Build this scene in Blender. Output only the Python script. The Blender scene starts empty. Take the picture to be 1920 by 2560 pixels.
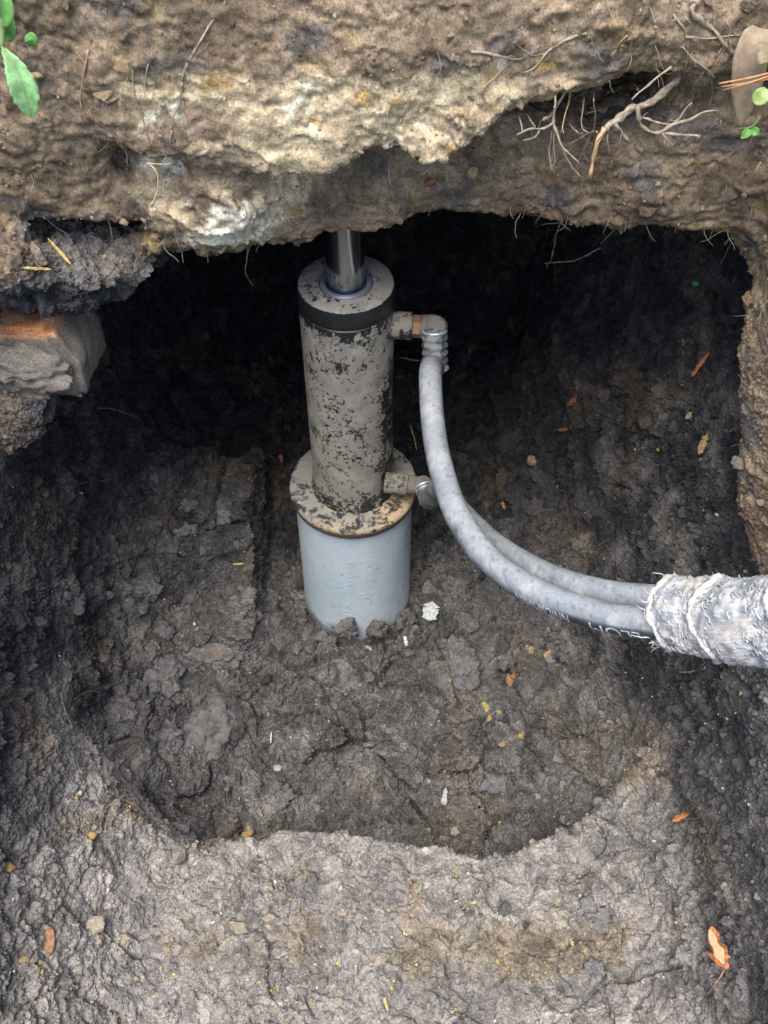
import bpy, bmesh, math, random, time
import numpy as np
import openvdb
from mathutils import Vector, Matrix, Quaternion

T0 = time.time()
random.seed(7)
RNG = np.random.default_rng(7)
scene = bpy.context.scene

# ------------------------------------------------------------------ camera
CAM = Vector((0.047, -0.978, 1.44))
PITCH = math.radians(51.0)
FPX = 2450.0                       # focal length in pixels of the 1920x2560 photograph
cam_data = bpy.data.cameras.new('camera')
cam_data.sensor_fit = 'VERTICAL'
cam_data.sensor_height = 36.0
cam_data.lens = 36.0 * FPX / 2560.0
cam_data.clip_start = 0.01
cam_data.clip_end = 400.0
cam_data.dof.use_dof = True
cam_data.dof.focus_distance = 1.18
cam_data.dof.aperture_fstop = 22.0
cam = bpy.data.objects.new('camera', cam_data)
scene.collection.objects.link(cam)
cam.location = CAM
cam.rotation_euler = (math.pi / 2 - PITCH, 0, 0)
scene.camera = cam

# ------------------------------------------------------------------ sky, sun, exposure
SUN_EL, SUN_AZ = math.radians(69), math.radians(203)   # compass-like: from behind the camera, a little left
world = bpy.data.worlds.new('World')
scene.world = world
world.use_nodes = True
wn = world.node_tree.nodes
sky = wn.new('ShaderNodeTexSky')
sky.sky_type = 'NISHITA'
sky.sun_disc = False
sky.sun_elevation = SUN_EL
sky.sun_rotation = SUN_AZ
sky.air_density = 1.0
sky.dust_density = 2.0
wn['Background'].inputs['Strength'].default_value = 0.12
world.node_tree.links.new(sky.outputs['Color'], wn['Background'].inputs['Color'])
sun_data = bpy.data.lights.new('sun', 'SUN')
sun_data.energy = 1.5
sun_data.angle = math.radians(40)
sun_data.color = (1.0, 0.96, 0.90)
sun = bpy.data.objects.new('sun', sun_data)
scene.collection.objects.link(sun)
sd = Vector((math.sin(SUN_AZ) * math.cos(SUN_EL), math.cos(SUN_AZ) * math.cos(SUN_EL), math.sin(SUN_EL)))
sun.rotation_euler = sd.to_track_quat('Z', 'Y').to_euler()
scene.view_settings.view_transform = 'Standard'
scene.view_settings.look = 'None'
scene.view_settings.gamma = 1.0
scene.view_settings.use_curve_mapping = False
scene.view_settings.exposure = 1.5
scene.cycles.use_denoising = True
scene.cycles.max_bounces = 6
scene.cycles.diffuse_bounces = 4

# ------------------------------------------------------------------ numpy noise
def _lat(seed):
    r = np.random.default_rng(1000 + seed)
    g = r.normal(size=(32, 32, 32, 3)).astype(np.float32)
    return (g / np.linalg.norm(g, axis=-1, keepdims=True)).reshape(-1, 3)
_LATS = {}
def pn(P, f, seed=0):
    """gradient noise, about -1..1; P is (n,3); f a frequency per metre (scalar or 3-vector)"""
    if seed not in _LATS: _LATS[seed] = _lat(seed)
    G = _LATS[seed]
    Q = P * np.asarray(f, np.float32) + np.float32(seed * 3.71 + 17.3)
    i = np.floor(Q).astype(np.int32); fr = (Q - i).astype(np.float32)
    w = fr * fr * fr * (fr * (fr * 6 - 15) + 10)
    out = np.zeros(len(P), np.float32)
    for dx in (0, 1):
        for dy in (0, 1):
            for dz in (0, 1):
                idx = (((i[:, 0] + dx) & 31) * 32 + ((i[:, 1] + dy) & 31)) * 32 + ((i[:, 2] + dz) & 31)
                g = G[idx]
                d = g[:, 0] * (fr[:, 0] - dx) + g[:, 1] * (fr[:, 1] - dy) + g[:, 2] * (fr[:, 2] - dz)
                ww = (w[:, 0] if dx else 1 - w[:, 0]) * (w[:, 1] if dy else 1 - w[:, 1]) * (w[:, 2] if dz else 1 - w[:, 2])
                out += ww * d
    return out * 1.6
def fbm(P, f, octaves=4, seed=0, gain=0.5):
    s = np.zeros(len(P), np.float32); a = 1.0; tot = 0
    for o in range(octaves):
        s += a * pn(P, np.asarray(f) * (2.03 ** o), seed + o); tot += a; a *= gain
    return s / tot
def worley(P, f, seed=0, facet=False):
    Q = (P * f).astype(np.float32); i = np.floor(Q).astype(np.int32); fr = Q - i
    R = np.random.default_rng(500 + seed).random((32 * 32 * 32, 4)).astype(np.float32)
    RD = np.random.default_rng(700 + seed).normal(size=(32 * 32 * 32, 3)).astype(np.float32)
    F1 = np.full(len(P), 9, np.float32); F2 = F1.copy(); cid = np.zeros(len(P), np.float32); fac = np.zeros(len(P), np.float32)
    for dx in (-1, 0, 1):
        for dy in (-1, 0, 1):
            for dz in (-1, 0, 1):
                ix = (((i[:, 0] + dx) & 31) * 32 + ((i[:, 1] + dy) & 31)) * 32 + ((i[:, 2] + dz) & 31)
                r = R[ix]; ex, ey, ez = dx + r[:, 0] - fr[:, 0], dy + r[:, 1] - fr[:, 1], dz + r[:, 2] - fr[:, 2]
                d = ex ** 2 + ey ** 2 + ez ** 2
                n = d < F1
                F2 = np.where(n, F1, np.minimum(F2, d))
                F1 = np.where(n, d, F1); cid = np.where(n, r[:, 3], cid)
                if facet:
                    g = RD[ix]; fac = np.where(n, ex * g[:, 0] + ey * g[:, 1] + ez * g[:, 2], fac)
    if facet: return np.sqrt(F1), np.sqrt(F2), cid, fac
    return np.sqrt(F1), np.sqrt(F2), cid
def ss(a, b, x):
    t = np.clip((x - a) / (b - a), 0, 1); return t * t * (3 - 2 * t)
def smin(a, b, k):
    h = np.clip(0.5 + 0.5 * (b - a) / k, 0, 1); return b + (a - b) * h - k * h * (1 - h)
def smax(a, b, k): return -smin(-a, -b, k)
def itp(x, pts):
    p = np.array(pts, np.float32); return np.interp(x, p[:, 0], p[:, 1]).astype(np.float32)

# ------------------------------------------------------------------ tagging, meshes, materials
COL = scene.collection
def tag(o, label=None, cat=None, group=None, kind=None):
    if label: o['label'] = label
    if cat: o['category'] = cat
    if group: o['group'] = group
    if kind: o['kind'] = kind
    return o
def mesh_np(name, V, F, colors=None, smooth=True):
    """V (n,3); F (m,4) or (m,3) int array"""
    me = bpy.data.meshes.new(name)
    V = np.ascontiguousarray(V, np.float32); F = np.ascontiguousarray(F, np.int32)
    k = F.shape[1]
    me.vertices.add(len(V)); me.vertices.foreach_set('co', V.ravel())
    me.loops.add(F.size); me.loops.foreach_set('vertex_index', F.ravel())
    me.polygons.add(len(F)); me.polygons.foreach_set('loop_start', np.arange(0, F.size, k, dtype=np.int32))
    if smooth: me.polygons.foreach_set('use_smooth', np.ones(len(F), bool))
    else: me.polygons.foreach_set('use_smooth', np.zeros(len(F), bool))
    me.update(calc_edges=True)
    if colors is not None:
        a = me.color_attributes.new('tint', 'FLOAT_COLOR', 'POINT')
        c = np.ones((len(V), 4), np.float32); c[:, :3] = colors
        a.data.foreach_set('color', c.ravel())
    return me
def obj(name, me, mat, parent=None):
    o = bpy.data.objects.new(name, me); COL.objects.link(o)
    if mat is not None:
        me.materials.clear(); me.materials.append(mat)
    if parent is not None: o.parent = parent
    return o
def thing(name, label, cat, loc=(0, 0, 0), group=None):
    o = bpy.data.objects.new(name, None); COL.objects.link(o)
    o.empty_display_size = 0.05; o.location = loc
    return tag(o, label, cat, group)
def adopt(o, parent):
    """parent a mesh built in world coordinates to an Empty that stands at its thing's base"""
    o.parent = parent; o.matrix_parent_inverse = Matrix.Translation(-Vector(parent.location)); return o

class NT:
    def __init__(s, name):
        s.m = bpy.data.materials.new(name); s.m.use_nodes = True
        s.t = s.m.node_tree; s.n = s.t.nodes; s.b = s.n['Principled BSDF']
        s.co = s.n.new('ShaderNodeTexCoord').outputs['Object']
    def link(s, a, b): s.t.links.new(a, b)
    def noise(s, scale, detail=6, rough=0.6, dist=0.0, vec=None):
        n = s.n.new('ShaderNodeTexNoise'); n.inputs['Scale'].default_value = scale
        n.inputs['Detail'].default_value = detail; n.inputs['Roughness'].default_value = rough
        n.inputs['Distortion'].default_value = dist
        s.link(vec if vec is not None else s.co, n.inputs['Vector']); return n.outputs['Fac']
    def mapped(s, scale=(1, 1, 1), loc=(0, 0, 0)):
        n = s.n.new('ShaderNodeMapping'); n.inputs['Scale'].default_value = scale; n.inputs['Location'].default_value = loc
        s.link(s.co, n.inputs['Vector']); return n.outputs['Vector']
    def rng(s, x, a, b, c=0.0, d=1.0, smooth=True):
        n = s.n.new('ShaderNodeMapRange'); n.interpolation_type = 'SMOOTHSTEP' if smooth else 'LINEAR'
        s.link(x, n.inputs['Value'])
        for k, v in (('From Min', a), ('From Max', b), ('To Min', c), ('To Max', d)): n.inputs[k].default_value = v
        return n.outputs['Result']
    def math(s, op, a, b=None, clamp=False):
        n = s.n.new('ShaderNodeMath'); n.operation = op; n.use_clamp = clamp
        for k, v in enumerate((a, b)):
            if v is None: continue
            if isinstance(v, (int, float)): n.inputs[k].default_value = v
            else: s.link(v, n.inputs[k])
        return n.outputs[0]
    def mix(s, f, a, b, mode='MIX'):
        n = s.n.new('ShaderNodeMix'); n.data_type = 'RGBA'; n.blend_type = mode
        for k, v in ((0, f), (6, a), (7, b)):
            if isinstance(v, (int, float)): n.inputs[k].default_value = v
            elif isinstance(v, tuple): n.inputs[k].default_value = (*v, 1)
            else: s.link(v, n.inputs[k])
        return n.outputs[2]
    def attr(s, name='tint'):
        n = s.n.new('ShaderNodeAttribute'); n.attribute_name = name; return n.outputs['Color']
    def xyz(s):
        n = s.n.new('ShaderNodeSeparateXYZ'); s.link(s.co, n.inputs[0]); return n.outputs
    def out(s, color=None, rough=None, metal=None, spec=None, bump=None, bstr=0.4, bdist=0.002):
        for k, v in (('Base Color', color), ('Roughness', rough), ('Metallic', metal), ('Specular IOR Level', spec)):
            if v is None: continue
            if isinstance(v, tuple): s.b.inputs[k].default_value = (*v, 1)
            elif isinstance(v, (int, float)): s.b.inputs[k].default_value = v
            else: s.link(v, s.b.inputs[k])
        if bump is not None:
            n = s.n.new('ShaderNodeBump'); n.inputs['Strength'].default_value = bstr; n.inputs['Distance'].default_value = bdist
            s.link(bump, n.inputs['Height']); s.link(n.outputs['Normal'], s.b.inputs['Normal'])
        return s.m
def mat_tint(name, rough=0.9, spec=0.2, gscale=500, gamt=0.35, bscale=700, bstr=0.5, bdist=0.0015):
    """colour from the geometry's own tint attribute, with fine grain and relief"""
    t = NT(name)
    g = t.rng(t.noise(gscale, 5, 0.65), 0.3, 0.7, 1 - gamt, 1 + gamt, False)
    c = t.n.new('ShaderNodeVectorMath'); c.operation = 'SCALE'
    t.link(t.attr(), c.inputs[0]); t.link(g, c.inputs['Scale'])
    return t.out(c.outputs[0], rough, 0.0, spec, t.noise(bscale, 4, 0.7), bstr, bdist)
M = {}
M['soil'] = mat_tint('soil', 0.95, 0.08, 420, 0.5, 700, 0.5, 0.0014)
M['crumb'] = mat_tint('soil_crumb', 0.95, 0.12, 450, 0.45, 700, 0.6, 0.0015)
M['root'] = mat_tint('root_bark', 0.85, 0.2, 500, 0.3, 800, 0.4, 0.0006)
M['fibre'] = mat_tint('fibre', 0.9, 0.15, 600, 0.3, 900, 0.5, 0.001)
M['hose'] = mat_tint('dusty_rubber', 0.55, 0.4, 350, 0.18, 500, 0.15, 0.0006)

# ------------------------------------------------------------------ the earth: a signed field, carved and meshed
VX = 0.0105
LO = np.array((-0.80, -1.50, -0.13)); HI = np.array((0.86, 0.84, 1.21))
def ground_z(yy): return 1.02 + .13 * ss(-.62, -.24, yy)     # ground falls away from the bank; unseen front raised to cut low light
dims = np.ceil((HI - LO) / VX).astype(int)
ax = [(LO[k] + np.arange(dims[k]) * VX).astype(np.float32) for k in range(3)]
X, Y, Z = np.meshgrid(*ax, indexing='ij')
def up2(a, n):                                  # noise is evaluated on every second voxel and interpolated
    for k in range(3):
        a = np.moveaxis(a, k, 0); o_ = np.repeat(a, 2, 0); o_[1:-1:2] = .5 * (a[:-1] + a[1:]); a = np.moveaxis(o_[:n[k]], 0, k)
    return a
Ps = np.stack([g[::2, ::2, ::2].ravel() for g in (X, Y, Z)], 1); shp = X[::2, ::2, ::2].shape
na = up2(pn(Ps, 5.0, 1).reshape(shp), X.shape); nb = up2(pn(Ps, 12.0, 2).reshape(shp), X.shape); nc = up2(pn(Ps, 24.0, 3).reshape(shp), X.shape)
del Ps
wob = 0.014 * na + 0.011 * nb + 0.006 * nc

LIP = [(-0.6, -0.22), (-0.42, -0.29), (-0.33, -0.355), (-0.26, -0.405), (-0.13, -0.45), (0.05, -0.475), (0.17, -0.495), (0.22, -0.488), (0.33, -0.445), (0.42, -0.36), (0.5, -0.27), (0.6, -0.2)]
def floor_z(x, y):
    z = 0.0 * x
    yl = itp(x, LIP)
    wd = .11 - .08 * ss(-.24, -.05, x)
    s = ss(0, 1, (yl + .01 - y) / wd + .35 * 0)
    z = z - .060 * np.exp(-((x - .06) / .26) ** 2 - ((y + .36) / .13) ** 2) * (1 - s)
    z = z + s * (.135 + .02 * ss(-.2, -.45, x) - .05 * (y + .6) * 0)
    z = z + .07 * ss(.24, .44, x) * ss(-.6, -.2, y) + .06 * ss(-.24, -.40, x)
    heap = ss(-.10, .12, y) * .09 * ss(.34, .16, y) + .05 * ss(-.28, -.05, y)
    z = z + heap * ss(-.150, -.19, x)
    z = z + .02 * ss(-.02, .34, y) * ss(.10, .22, x)
    return z
ZEDGE = [(-0.3, 1.02), (-0.21, 0.965), (-0.165, 0.943), (-0.11, 0.931), (-0.05, 0.92), (0.0, 0.926), (0.03, 0.946), (0.06, 0.941), (0.095, 0.926), (0.125, 0.956), (0.16, 0.984), (0.22, 1.0), (0.4, 1.02)]
ZLIP = [(-0.6, 0.9), (-0.36, 0.885), (-0.26, 0.866), (-0.2, 0.835), (-0.15, 0.812), (-0.08, 0.803), (0.0, 0.806), (0.05, 0.812), (0.12, 0.822), (0.25, 0.836), (0.34, 0.836), (0.4, 0.828), (0.44, 0.8), (0.6, 0.76)]
ZB = [(-1.2, .60), (-.6, .58), (-.45, .54), (-.38, .52), (-.32, .57), (-.22, .69), (-.13, .78), (.0, .80), (.5, .82)]     # foot of the brown stratum on the right-hand wall
zf = floor_z(X[:, :, 0], Y[:, :, 0])[:, :, None]
zlip = itp(X[:, 0, 0], ZLIP)[:, None, None]
zedge = itp(X[:, 0, 0], ZEDGE)[:, None, None]
zb = itp(Y[0, :, 0], ZB)[None, :, None]
flare = .35 * ss(.38, .80, Z) * ss(-.42, -.62, Y)  # side walls widened out of view to let more light into the pit
xl = -.345 - .095 * np.clip(Z, 0, .55) / .5 + .02 * ss(.0, .3, Y) - flare
xr_low = .362 + .118 * np.clip(Z, 0, .60) / .50 - .09 * ss(-.02, .35, Y) + flare
# open pit and cave as one hollow
yb = .74 - .30 * ss(.15, .50, np.abs(X - .03)) + 0 * Z
yfront = -.80 - .75 * np.clip(Z - .12, -0.2, 1.2)
hollow = smax(xl - X, X - xr_low, .06)
hollow = smax(hollow, zf - Z, .13)
hollow = smax(hollow, Y - yb, .08)
hollow = smax(hollow, yfront - Y, .06)
solid = -hollow
# brown stratum of the right-hand wall overhanging the dark one
rw = smax(smax(.422 + .02 * ss(-.2, -.35, Y) - X + .045 * ss(-.3, -.55, Y) + flare, zb - Z, .02), -Y - 1.0, .02)
solid = smin(solid, rw, .02)
# the bank: soil behind, lower layer, projecting pale footing, upper soil
bank_back = smax(.02 - Y, zlip + .10 - Z, .03)
yl_lower = itp(X[:, 0, 0], [(-.6, -.155), (-.25, -.152), (-.20, -.135), (-.15, -.105), (-.1, -.095), (.1, -.092), (.25, -.105), (.34, -.125), (.6, -.15)])[:, None, None]
ztop = itp(X[:, 0, 0], [(-.6, 1.2), (.10, 1.2), (.15, .958), (.30, .945), (.35, 1.2), (.6, 1.2)])[:, None, None]
lower = smax(smax(yl_lower - .25 * (Z - zlip) * 0 - Y, zlip - Z, .022), Z - ztop, .03)
shelf_y = -.162 + .10 * np.clip(Z - zedge - .05, -.05, .2) + .025 * ss(.18, .34, X) + .03 * ss(-.16, -.28, X)
shelf = smax(smax(shelf_y - Y, zedge - Z, .028), smax(-.36 - X, X - .46, .01), .02)
upper = smax(-.142 + .16 * np.clip(Z - 1.04, -.04, .2) - Y, 1.03 - Z, .05)
def ell(c, r):
    q = np.sqrt(((X - c[0]) / r[0]) ** 2 + ((Y - c[1]) / r[1]) ** 2 + ((Z - c[2]) / r[2]) ** 2)
    return (q - 1) * min(r)
bank = smin(smin(bank_back, lower, .015), smin(shelf, upper, .04), .012)
bank = smin(bank, ell((-.122, -.085, .880), (.062, .058, .066)), .025)       # pale lump hanging down to the lip
bank = smax(bank, -ell((-.205, -.135, .92), (.022, .05, .03)), .02)         # cleft beside the lump
solid = smin(solid, bank, .02)
# clump of crumbly earth sticking out of the left-hand wall, and the rubble under it
for c, r in (((-0.3315, -0.0778, 0.7936), (0.0977, 0.093, 0.0391)), ((-0.2618, -0.0592, 0.7657), (0.0651, 0.0512, 0.0242)), ((-0.3408, -0.1103, 0.7871), (0.093, 0.0632, 0.0316)), ((-0.385, -0.165, 0.845), (0.075, 0.06, 0.045)), ((-0.3408, -0.022, 0.7146), (0.0698, 0.0837, 0.0558)), ((-0.378, -0.1801, 0.6588), (0.055, 0.06, 0.045))):
    solid = smin(solid, ell(c, r), .022)
solid = smax(solid, -ell((-.245, -.115, .846), (.085, .115, .030)), .006)      # dark crevice over the clump
gz = ground_z(Y[0, :, 0])[None, :, None]
solid = smax(solid, Z - gz, .03)
solid = solid + wob * ss(.04, -.05, Z - gz)
# channel round the pile
rp = np.sqrt(X ** 2 + Y ** 2)
solid = solid.astype(np.float32)
grid = openvdb.FloatGrid(); grid.background = float(1.0)
grid.copyFromArray(solid)
pts, quads = grid.convertToQuads(0.0)
pts = pts.astype(np.float64) * VX + LO
pts = pts.astype(np.float32)
del X, Y, Z, na, nb, nc, wob, hollow, solid, bank, rw, lower, shelf, upper, bank_back, xl, xr_low, yb, yfront, shelf_y, rp, grid
cen = pts[quads].mean(1)
m = 1.6 * VX
inside = np.all((cen > LO + m) & (cen < HI - m), axis=1)
inside &= ~((cen[:, 1] > .30) & (cen[:, 2] > .70) & (cen[:, 2] < 1.05) & (np.abs(cen[:, 0]) > .62))
quads = quads[inside][:, ::-1]
# keep only the piece connected to the seen surface (drop stray islands): not needed when the field is clean
used = np.unique(quads); NV0 = len(used); rem = np.full(len(pts), -1, np.int32); rem[used] = np.arange(len(used))
base = mesh_np('earth_base', pts[used], rem[quads])
bo = bpy.data.objects.new('earth_base', base); COL.objects.link(bo)
sm = bo.modifiers.new('smooth', 'SMOOTH'); sm.iterations = 2; sm.factor = 0.5
sub = bo.modifiers.new('subdivision', 'SUBSURF'); sub.levels = 1; sub.render_levels = 1; sub.boundary_smooth = 'PRESERVE_CORNERS'
dg = bpy.context.evaluated_depsgraph_get()
ev = bo.evaluated_get(dg); me = ev.to_mesh()
NV, NF = len(me.vertices), len(me.polygons)
V = np.empty(NV * 3, np.float32); me.vertices.foreach_get('co', V); V = V.reshape(-1, 3)
N = np.empty(NV * 3, np.float32); me.vertices.foreach_get('normal', N); N = N.reshape(-1, 3)
F = np.empty(NF * 4, np.int32); me.loops.foreach_get('vertex_index', F); F = F.reshape(-1, 4)
ev.to_mesh_clear()
F0 = rem[quads]
print('corner drift', float(np.abs(V[:NV0] - pts[used]).max()))
bpy.data.objects.remove(bo); bpy.data.meshes.remove(base)
if np.mean(N[(V[:, 2] > 1.14) & (V[:, 1] > .2)][:, 2]) < 0: N = -N; F = F[:, ::-1]; F0 = F0[:, ::-1]
# a second, linear split where the photograph looks; the rest keeps the coarser grid
fc = V[F0].mean(1); fn = N[F0].mean(1)
dv = fc - np.array(CAM); cp, sp_ = math.cos(PITCH), math.sin(PITCH)
dep = dv[:, 1] * cp - dv[:, 2] * sp_
uu = dv[:, 0] / dep * FPX; vv_ = (dv[:, 1] * sp_ + dv[:, 2] * cp) / dep * FPX
fine = (dep > .2) & (np.abs(uu) < 960 * 1.10) & (np.abs(vv_) < 1280 * 1.07) & ((dv * fn).sum(1) < .10 * np.linalg.norm(dv, axis=1))
fine0 = fine; assert len(F) == 4 * len(F0)
F = np.concatenate((F0[~fine0], F[np.repeat(fine0, 4)])); fine = np.concatenate((np.zeros((~fine0).sum(), bool), np.ones(4 * fine0.sum(), bool)))
Ff = F[fine]
ed = np.sort(np.stack((Ff, np.roll(Ff, -1, 1)), -1).reshape(-1, 2), axis=1)
key = ed[:, 0].astype(np.int64) * NV + ed[:, 1]
uk, inv = np.unique(key, return_inverse=True)
e0, e1 = (uk // NV).astype(np.int32), (uk % NV).astype(np.int32)
mid = NV + inv.reshape(-1, 4).astype(np.int32); cen_i = NV + len(uk) + np.arange(len(Ff), dtype=np.int32)
newV = np.concatenate((V, (V[e0] + V[e1]) / 2, V[Ff].mean(1))); newN = np.concatenate((N, (N[e0] + N[e1]) / 2, N[Ff].mean(1)))
newN /= np.linalg.norm(newN, axis=1, keepdims=True) + 1e-9
qs = [np.stack((Ff[:, k], mid[:, k], cen_i, mid[:, (k + 3) % 4]), 1) for k in range(4)]
F = np.concatenate([F[~fine]] + qs); V = newV.astype(np.float32); N = newN.astype(np.float32)
FINE = np.concatenate((np.zeros((~fine).sum(), bool), np.ones(4 * len(Ff), bool)))
NV, NF = len(V), len(F)
print('earth verts', NV, 'quads', NF, time.time() - T0)

# zones ----------------------------------------------------------------------------------------------------
x, y, z = V.T
W = V + 0.012 * np.stack((pn(V, 28, 11), pn(V, 28, 12), pn(V, 28, 13)), 1)     # warped coordinates
n5 = pn(V, 6, 20); n12 = pn(V, 13, 21); n30 = fbm(W, 30, 3, 22); n80 = fbm(W, 80, 3, 26); n260 = fbm(W, 240, 2, 30)
zlip_v = itp(x, ZLIP); zedge_v = itp(x, ZEDGE); zb_v = itp(y, ZB)
bankz = ss(-.03, .03, z - (zlip_v - .03)) * ss(.16, .02, y) * ss(-.42, -.25, y)            # brown bank face
rightb = ss(.36, .40, x) * ss(-.03, .03, z - zb_v + .03 * n12 + .02 * n30)                # brown stratum, right-hand wall
leftb = ss(-.33, -.36, x) * ss(.50, .80, z + .10 * n5 + .05 * n30 - .25 * ss(-.25, -.5, y)) * ss(.05, -.1, y)
brown = np.clip(np.maximum(np.maximum(bankz, rightb), .6 * leftb), 0, 1)
ledge = ss(.05, .11, z) * ss(-.36, -.46, y - itp(x, LIP) - .45) * ss(.30, .2, z) * ss(.46, .36, x)
ledge = ledge * ss(-.30, -.38, y)
up = np.clip(N[:, 2], 0, 1)
floorz = ss(.2, .6, N[:, 2])
in_foot = ss(.02, -.01, zedge_v - z - .02 * n30) * ss(1.045, 1.015, z + .03 * n12 + .02 * n30) * ss(-.195, -.15, x + .04 * n12) * ss(.25, .18, x + .05 * n12) * ss(-.105, -.125, y)
lumpA = ss(1.15, .9, np.sqrt(((x + .115) / .088) ** 2 + ((y + .095) / .085) ** 2 + ((z - .885) / .076) ** 2) + .25 * n30 + .15 * n12) * ss(.80, .825, z)
foot = np.clip(np.maximum(in_foot, lumpA), 0, 1)
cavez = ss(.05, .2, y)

# relief ---------------------------------------------------------------------------------------------------
f1, f2, c1, p1 = worley(W, 26, 1, True)
clod = np.clip((f2 - f1) / .22, 0, 1)
g1, g2, c2, p2 = worley(W, 75, 2, True)
clod2 = np.clip((g2 - g1) / .3, 0, 1)
h1, h2, c3, p3 = worley(W, 160, 3, True)
clod3 = np.clip((h2 - h1) / .35, 0, 1)
k1, k2, c0 = worley(V + .03 * np.stack((pn(V, 14, 14), pn(V, 14, 15), pn(V, 14, 16)), 1), 10, 5)
slab = np.clip((k2 - k1) / .055, 0, 1)
smz = ss(.08, .40, pn(V, 7, 49) - .15 * floorz) * (1 - .6 * ledge)
cm = ss(-.25, .25, n12 + .5 * n5 + .25 * floorz - .35 * brown - .5 * foot)        # where the ground is cloddy
cm2 = ss(-.2, .3, pn(V, 17, 40) + .3 * floorz + .2 * ledge + .15 * leftb)
# vertical scrape marks of the spade on the side walls
wallz = ss(.6, .3, np.abs(N[:, 2]))
scr = fbm(W, (70, 70, 9), 3, 44) * wallz * ss(-.1, .3, pn(V, 9, 47) + .35 * ss(-.2, -.5, y)) * (1 - .6 * brown)
disp = .006 * n30 + .0028 * n80 + .0016 * n260
disp += cm * (.006 * (clod - .6) + .008 * (c1 - .5) * clod + .0055 * p1 * clod)
disp += (.25 + .75 * cm2) * (.0036 * (clod2 - .6) + .0042 * (c2 - .5) * clod2 + .0036 * p2 * clod2)
disp += (.45 + .55 * cm2) * (.0014 * (clod3 - .6) + .0016 * (c3 - .5) + .0016 * p3)
disp *= (1 - .6 * smz) * (1 - .35 * ledge)
disp += .0035 * scr
disp += ss(.3, .7, N[:, 2]) * ss(.3, .2, z) * (1 - .5 * ledge) * ss(-.2, .15, pn(V, 5, 48) + .1) * (.026 * (c0 - .4) * slab + .013 * (slab - .9))
disp -= .0075 * ss(.80, .92, c2) * clod2 * (.3 + .7 * cm2) + .0035 * ss(.8, .9, c3) * (1 - smz)
disp *= (1 - .55 * brown)
disp += brown * (1 - foot) * (.004 * np.maximum(fbm(W, 120, 2, 50), 0) + .005 * fbm(W, (22, 22, 60), 2, 52))
rough_f = ss(.06, .0, z - zedge_v) * .7 + .3
disp += foot * (.007 * fbm(W, (18, 18, 40), 3, 54) + rough_f * (.0055 * p1 * clod + .0035 * p2 * clod2 + .004 * (c2 - .5) * ss(-.1, .3, n30)))
lipz = ss(.03, .0, np.abs(z - zlip_v)) * ss(.08, .0, y) * ss(-.3, -.1, y)
disp += lipz * .006 * fbm(W, 90, 2, 60)
disp += RNG.normal(size=NV).astype(np.float32) * .0007 * (1 - .65 * np.maximum(np.maximum(foot, bankz), .7 * ledge))
gzv = ground_z(y)
disp *= ss(.0, .03, gzv + .02 - z) * .75 + .25
V2 = V + N * disp[:, None] + .0015 * np.stack((n260, pn(V, 210, 33), n80), 1)
# floor must not poke into the pile
rr = np.sqrt(V2[:, 0] ** 2 + V2[:, 1] ** 2)

# colours: soil tints, with the cave's shade and the front's light put in ----------------------------------------------------------------
def lerp(a, b, t): return a + (b - a) * t[:, None]
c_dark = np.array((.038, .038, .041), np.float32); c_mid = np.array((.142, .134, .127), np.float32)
c_led = np.array((.290, .268, .247), np.float32); c_bro = np.array((.285, .212, .140), np.float32)
c_bro2 = np.array((.165, .122, .082), np.float32); c_tan = np.array((.30, .215, .115), np.float32)
c_pale = np.array((.60, .475, .295), np.float32); c_white = np.array((.72, .65, .51), np.float32); c_och = np.array((.44, .27, .09), np.float32)
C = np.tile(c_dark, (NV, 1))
C = lerp(C, c_mid, np.clip(.03 + .13 * ss(.18, -.15, y) + .62 * floorz * ss(.30, -.05, y + .06 * n12) + .34 * ss(-.30, -.60, y + .05 * n12) * (1 - floorz) + .45 * n12 * ss(.3, .1, y) + .35 * n30 + .3 * (c1 - .5) * cm, 0, 1.2))  # painted light: darker into the cave and on walls, lighter on floor and front
C = lerp(C, c_led, np.clip(ledge * (.85 + .5 * n12 + .5 * n30), 0, 1))
tanm = ss(.10, .55, pn(V, 9, 70) + .5 * n30 + .3 * n80) * (.28 + .48 * ledge)
C = lerp(C, np.array((.20, .150, .088), np.float32), np.clip(tanm * .8, 0, 1))
C = lerp(C, lerp(np.tile(c_bro, (NV, 1)), c_bro2, ss(-.1, .6, n12 * .7 + n30 * .7 + .25 * ss(1.04, 1.1, z) + .4 * ss(0, .04, zedge_v - z))), np.clip(brown + .15 * brown * n30, 0, 1))
greyc = ss(.25, .5, pn(V, 19, 72) + .4 * n80) * brown * (1 - foot) * .6
C = lerp(C, np.array((.10, .098, .10), np.float32), greyc)
tb = ss(.30, .6, pn(V, 11, 73) + .4 * n30) * rightb * .9
C = lerp(C, np.array((.38, .28, .15), np.float32), tb)
pm = foot * ss(-.25, .55, n12 + .9 * n30 + .20 + .4 * (c1 - .5) + .35 * ss(.16, .05, np.abs(x - .03)))
C = lerp(C, c_pale, np.clip(pm * .9, 0, 1))
C = lerp(C, c_white, np.clip(foot * ss(.40, .9, pn(V, 17, 74) + .7 * n80 + .5 * (c2 - .5) + .25 * ss(.03, .0, z - zedge_v) + .35 * lumpA * ss(.90, .85, z)), 0, 1) * .85)
C = lerp(C, c_och, foot * ss(.45, .65, pn(W, 48, 75) + .3 * n80) * .8)
C = lerp(C, c_tan, brown * (1 - foot) * ss(.42, .62, pn(W, 30, 76) + .2 * n80) * .6)
lipo = ss(.016, .0, np.abs(z - zlip_v - .006)) * bankz * ss(.1, .4, pn(V, 25, 77) + .35)
C = lerp(C, np.array((.30, .21, .10), np.float32), lipo * .6)
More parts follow.
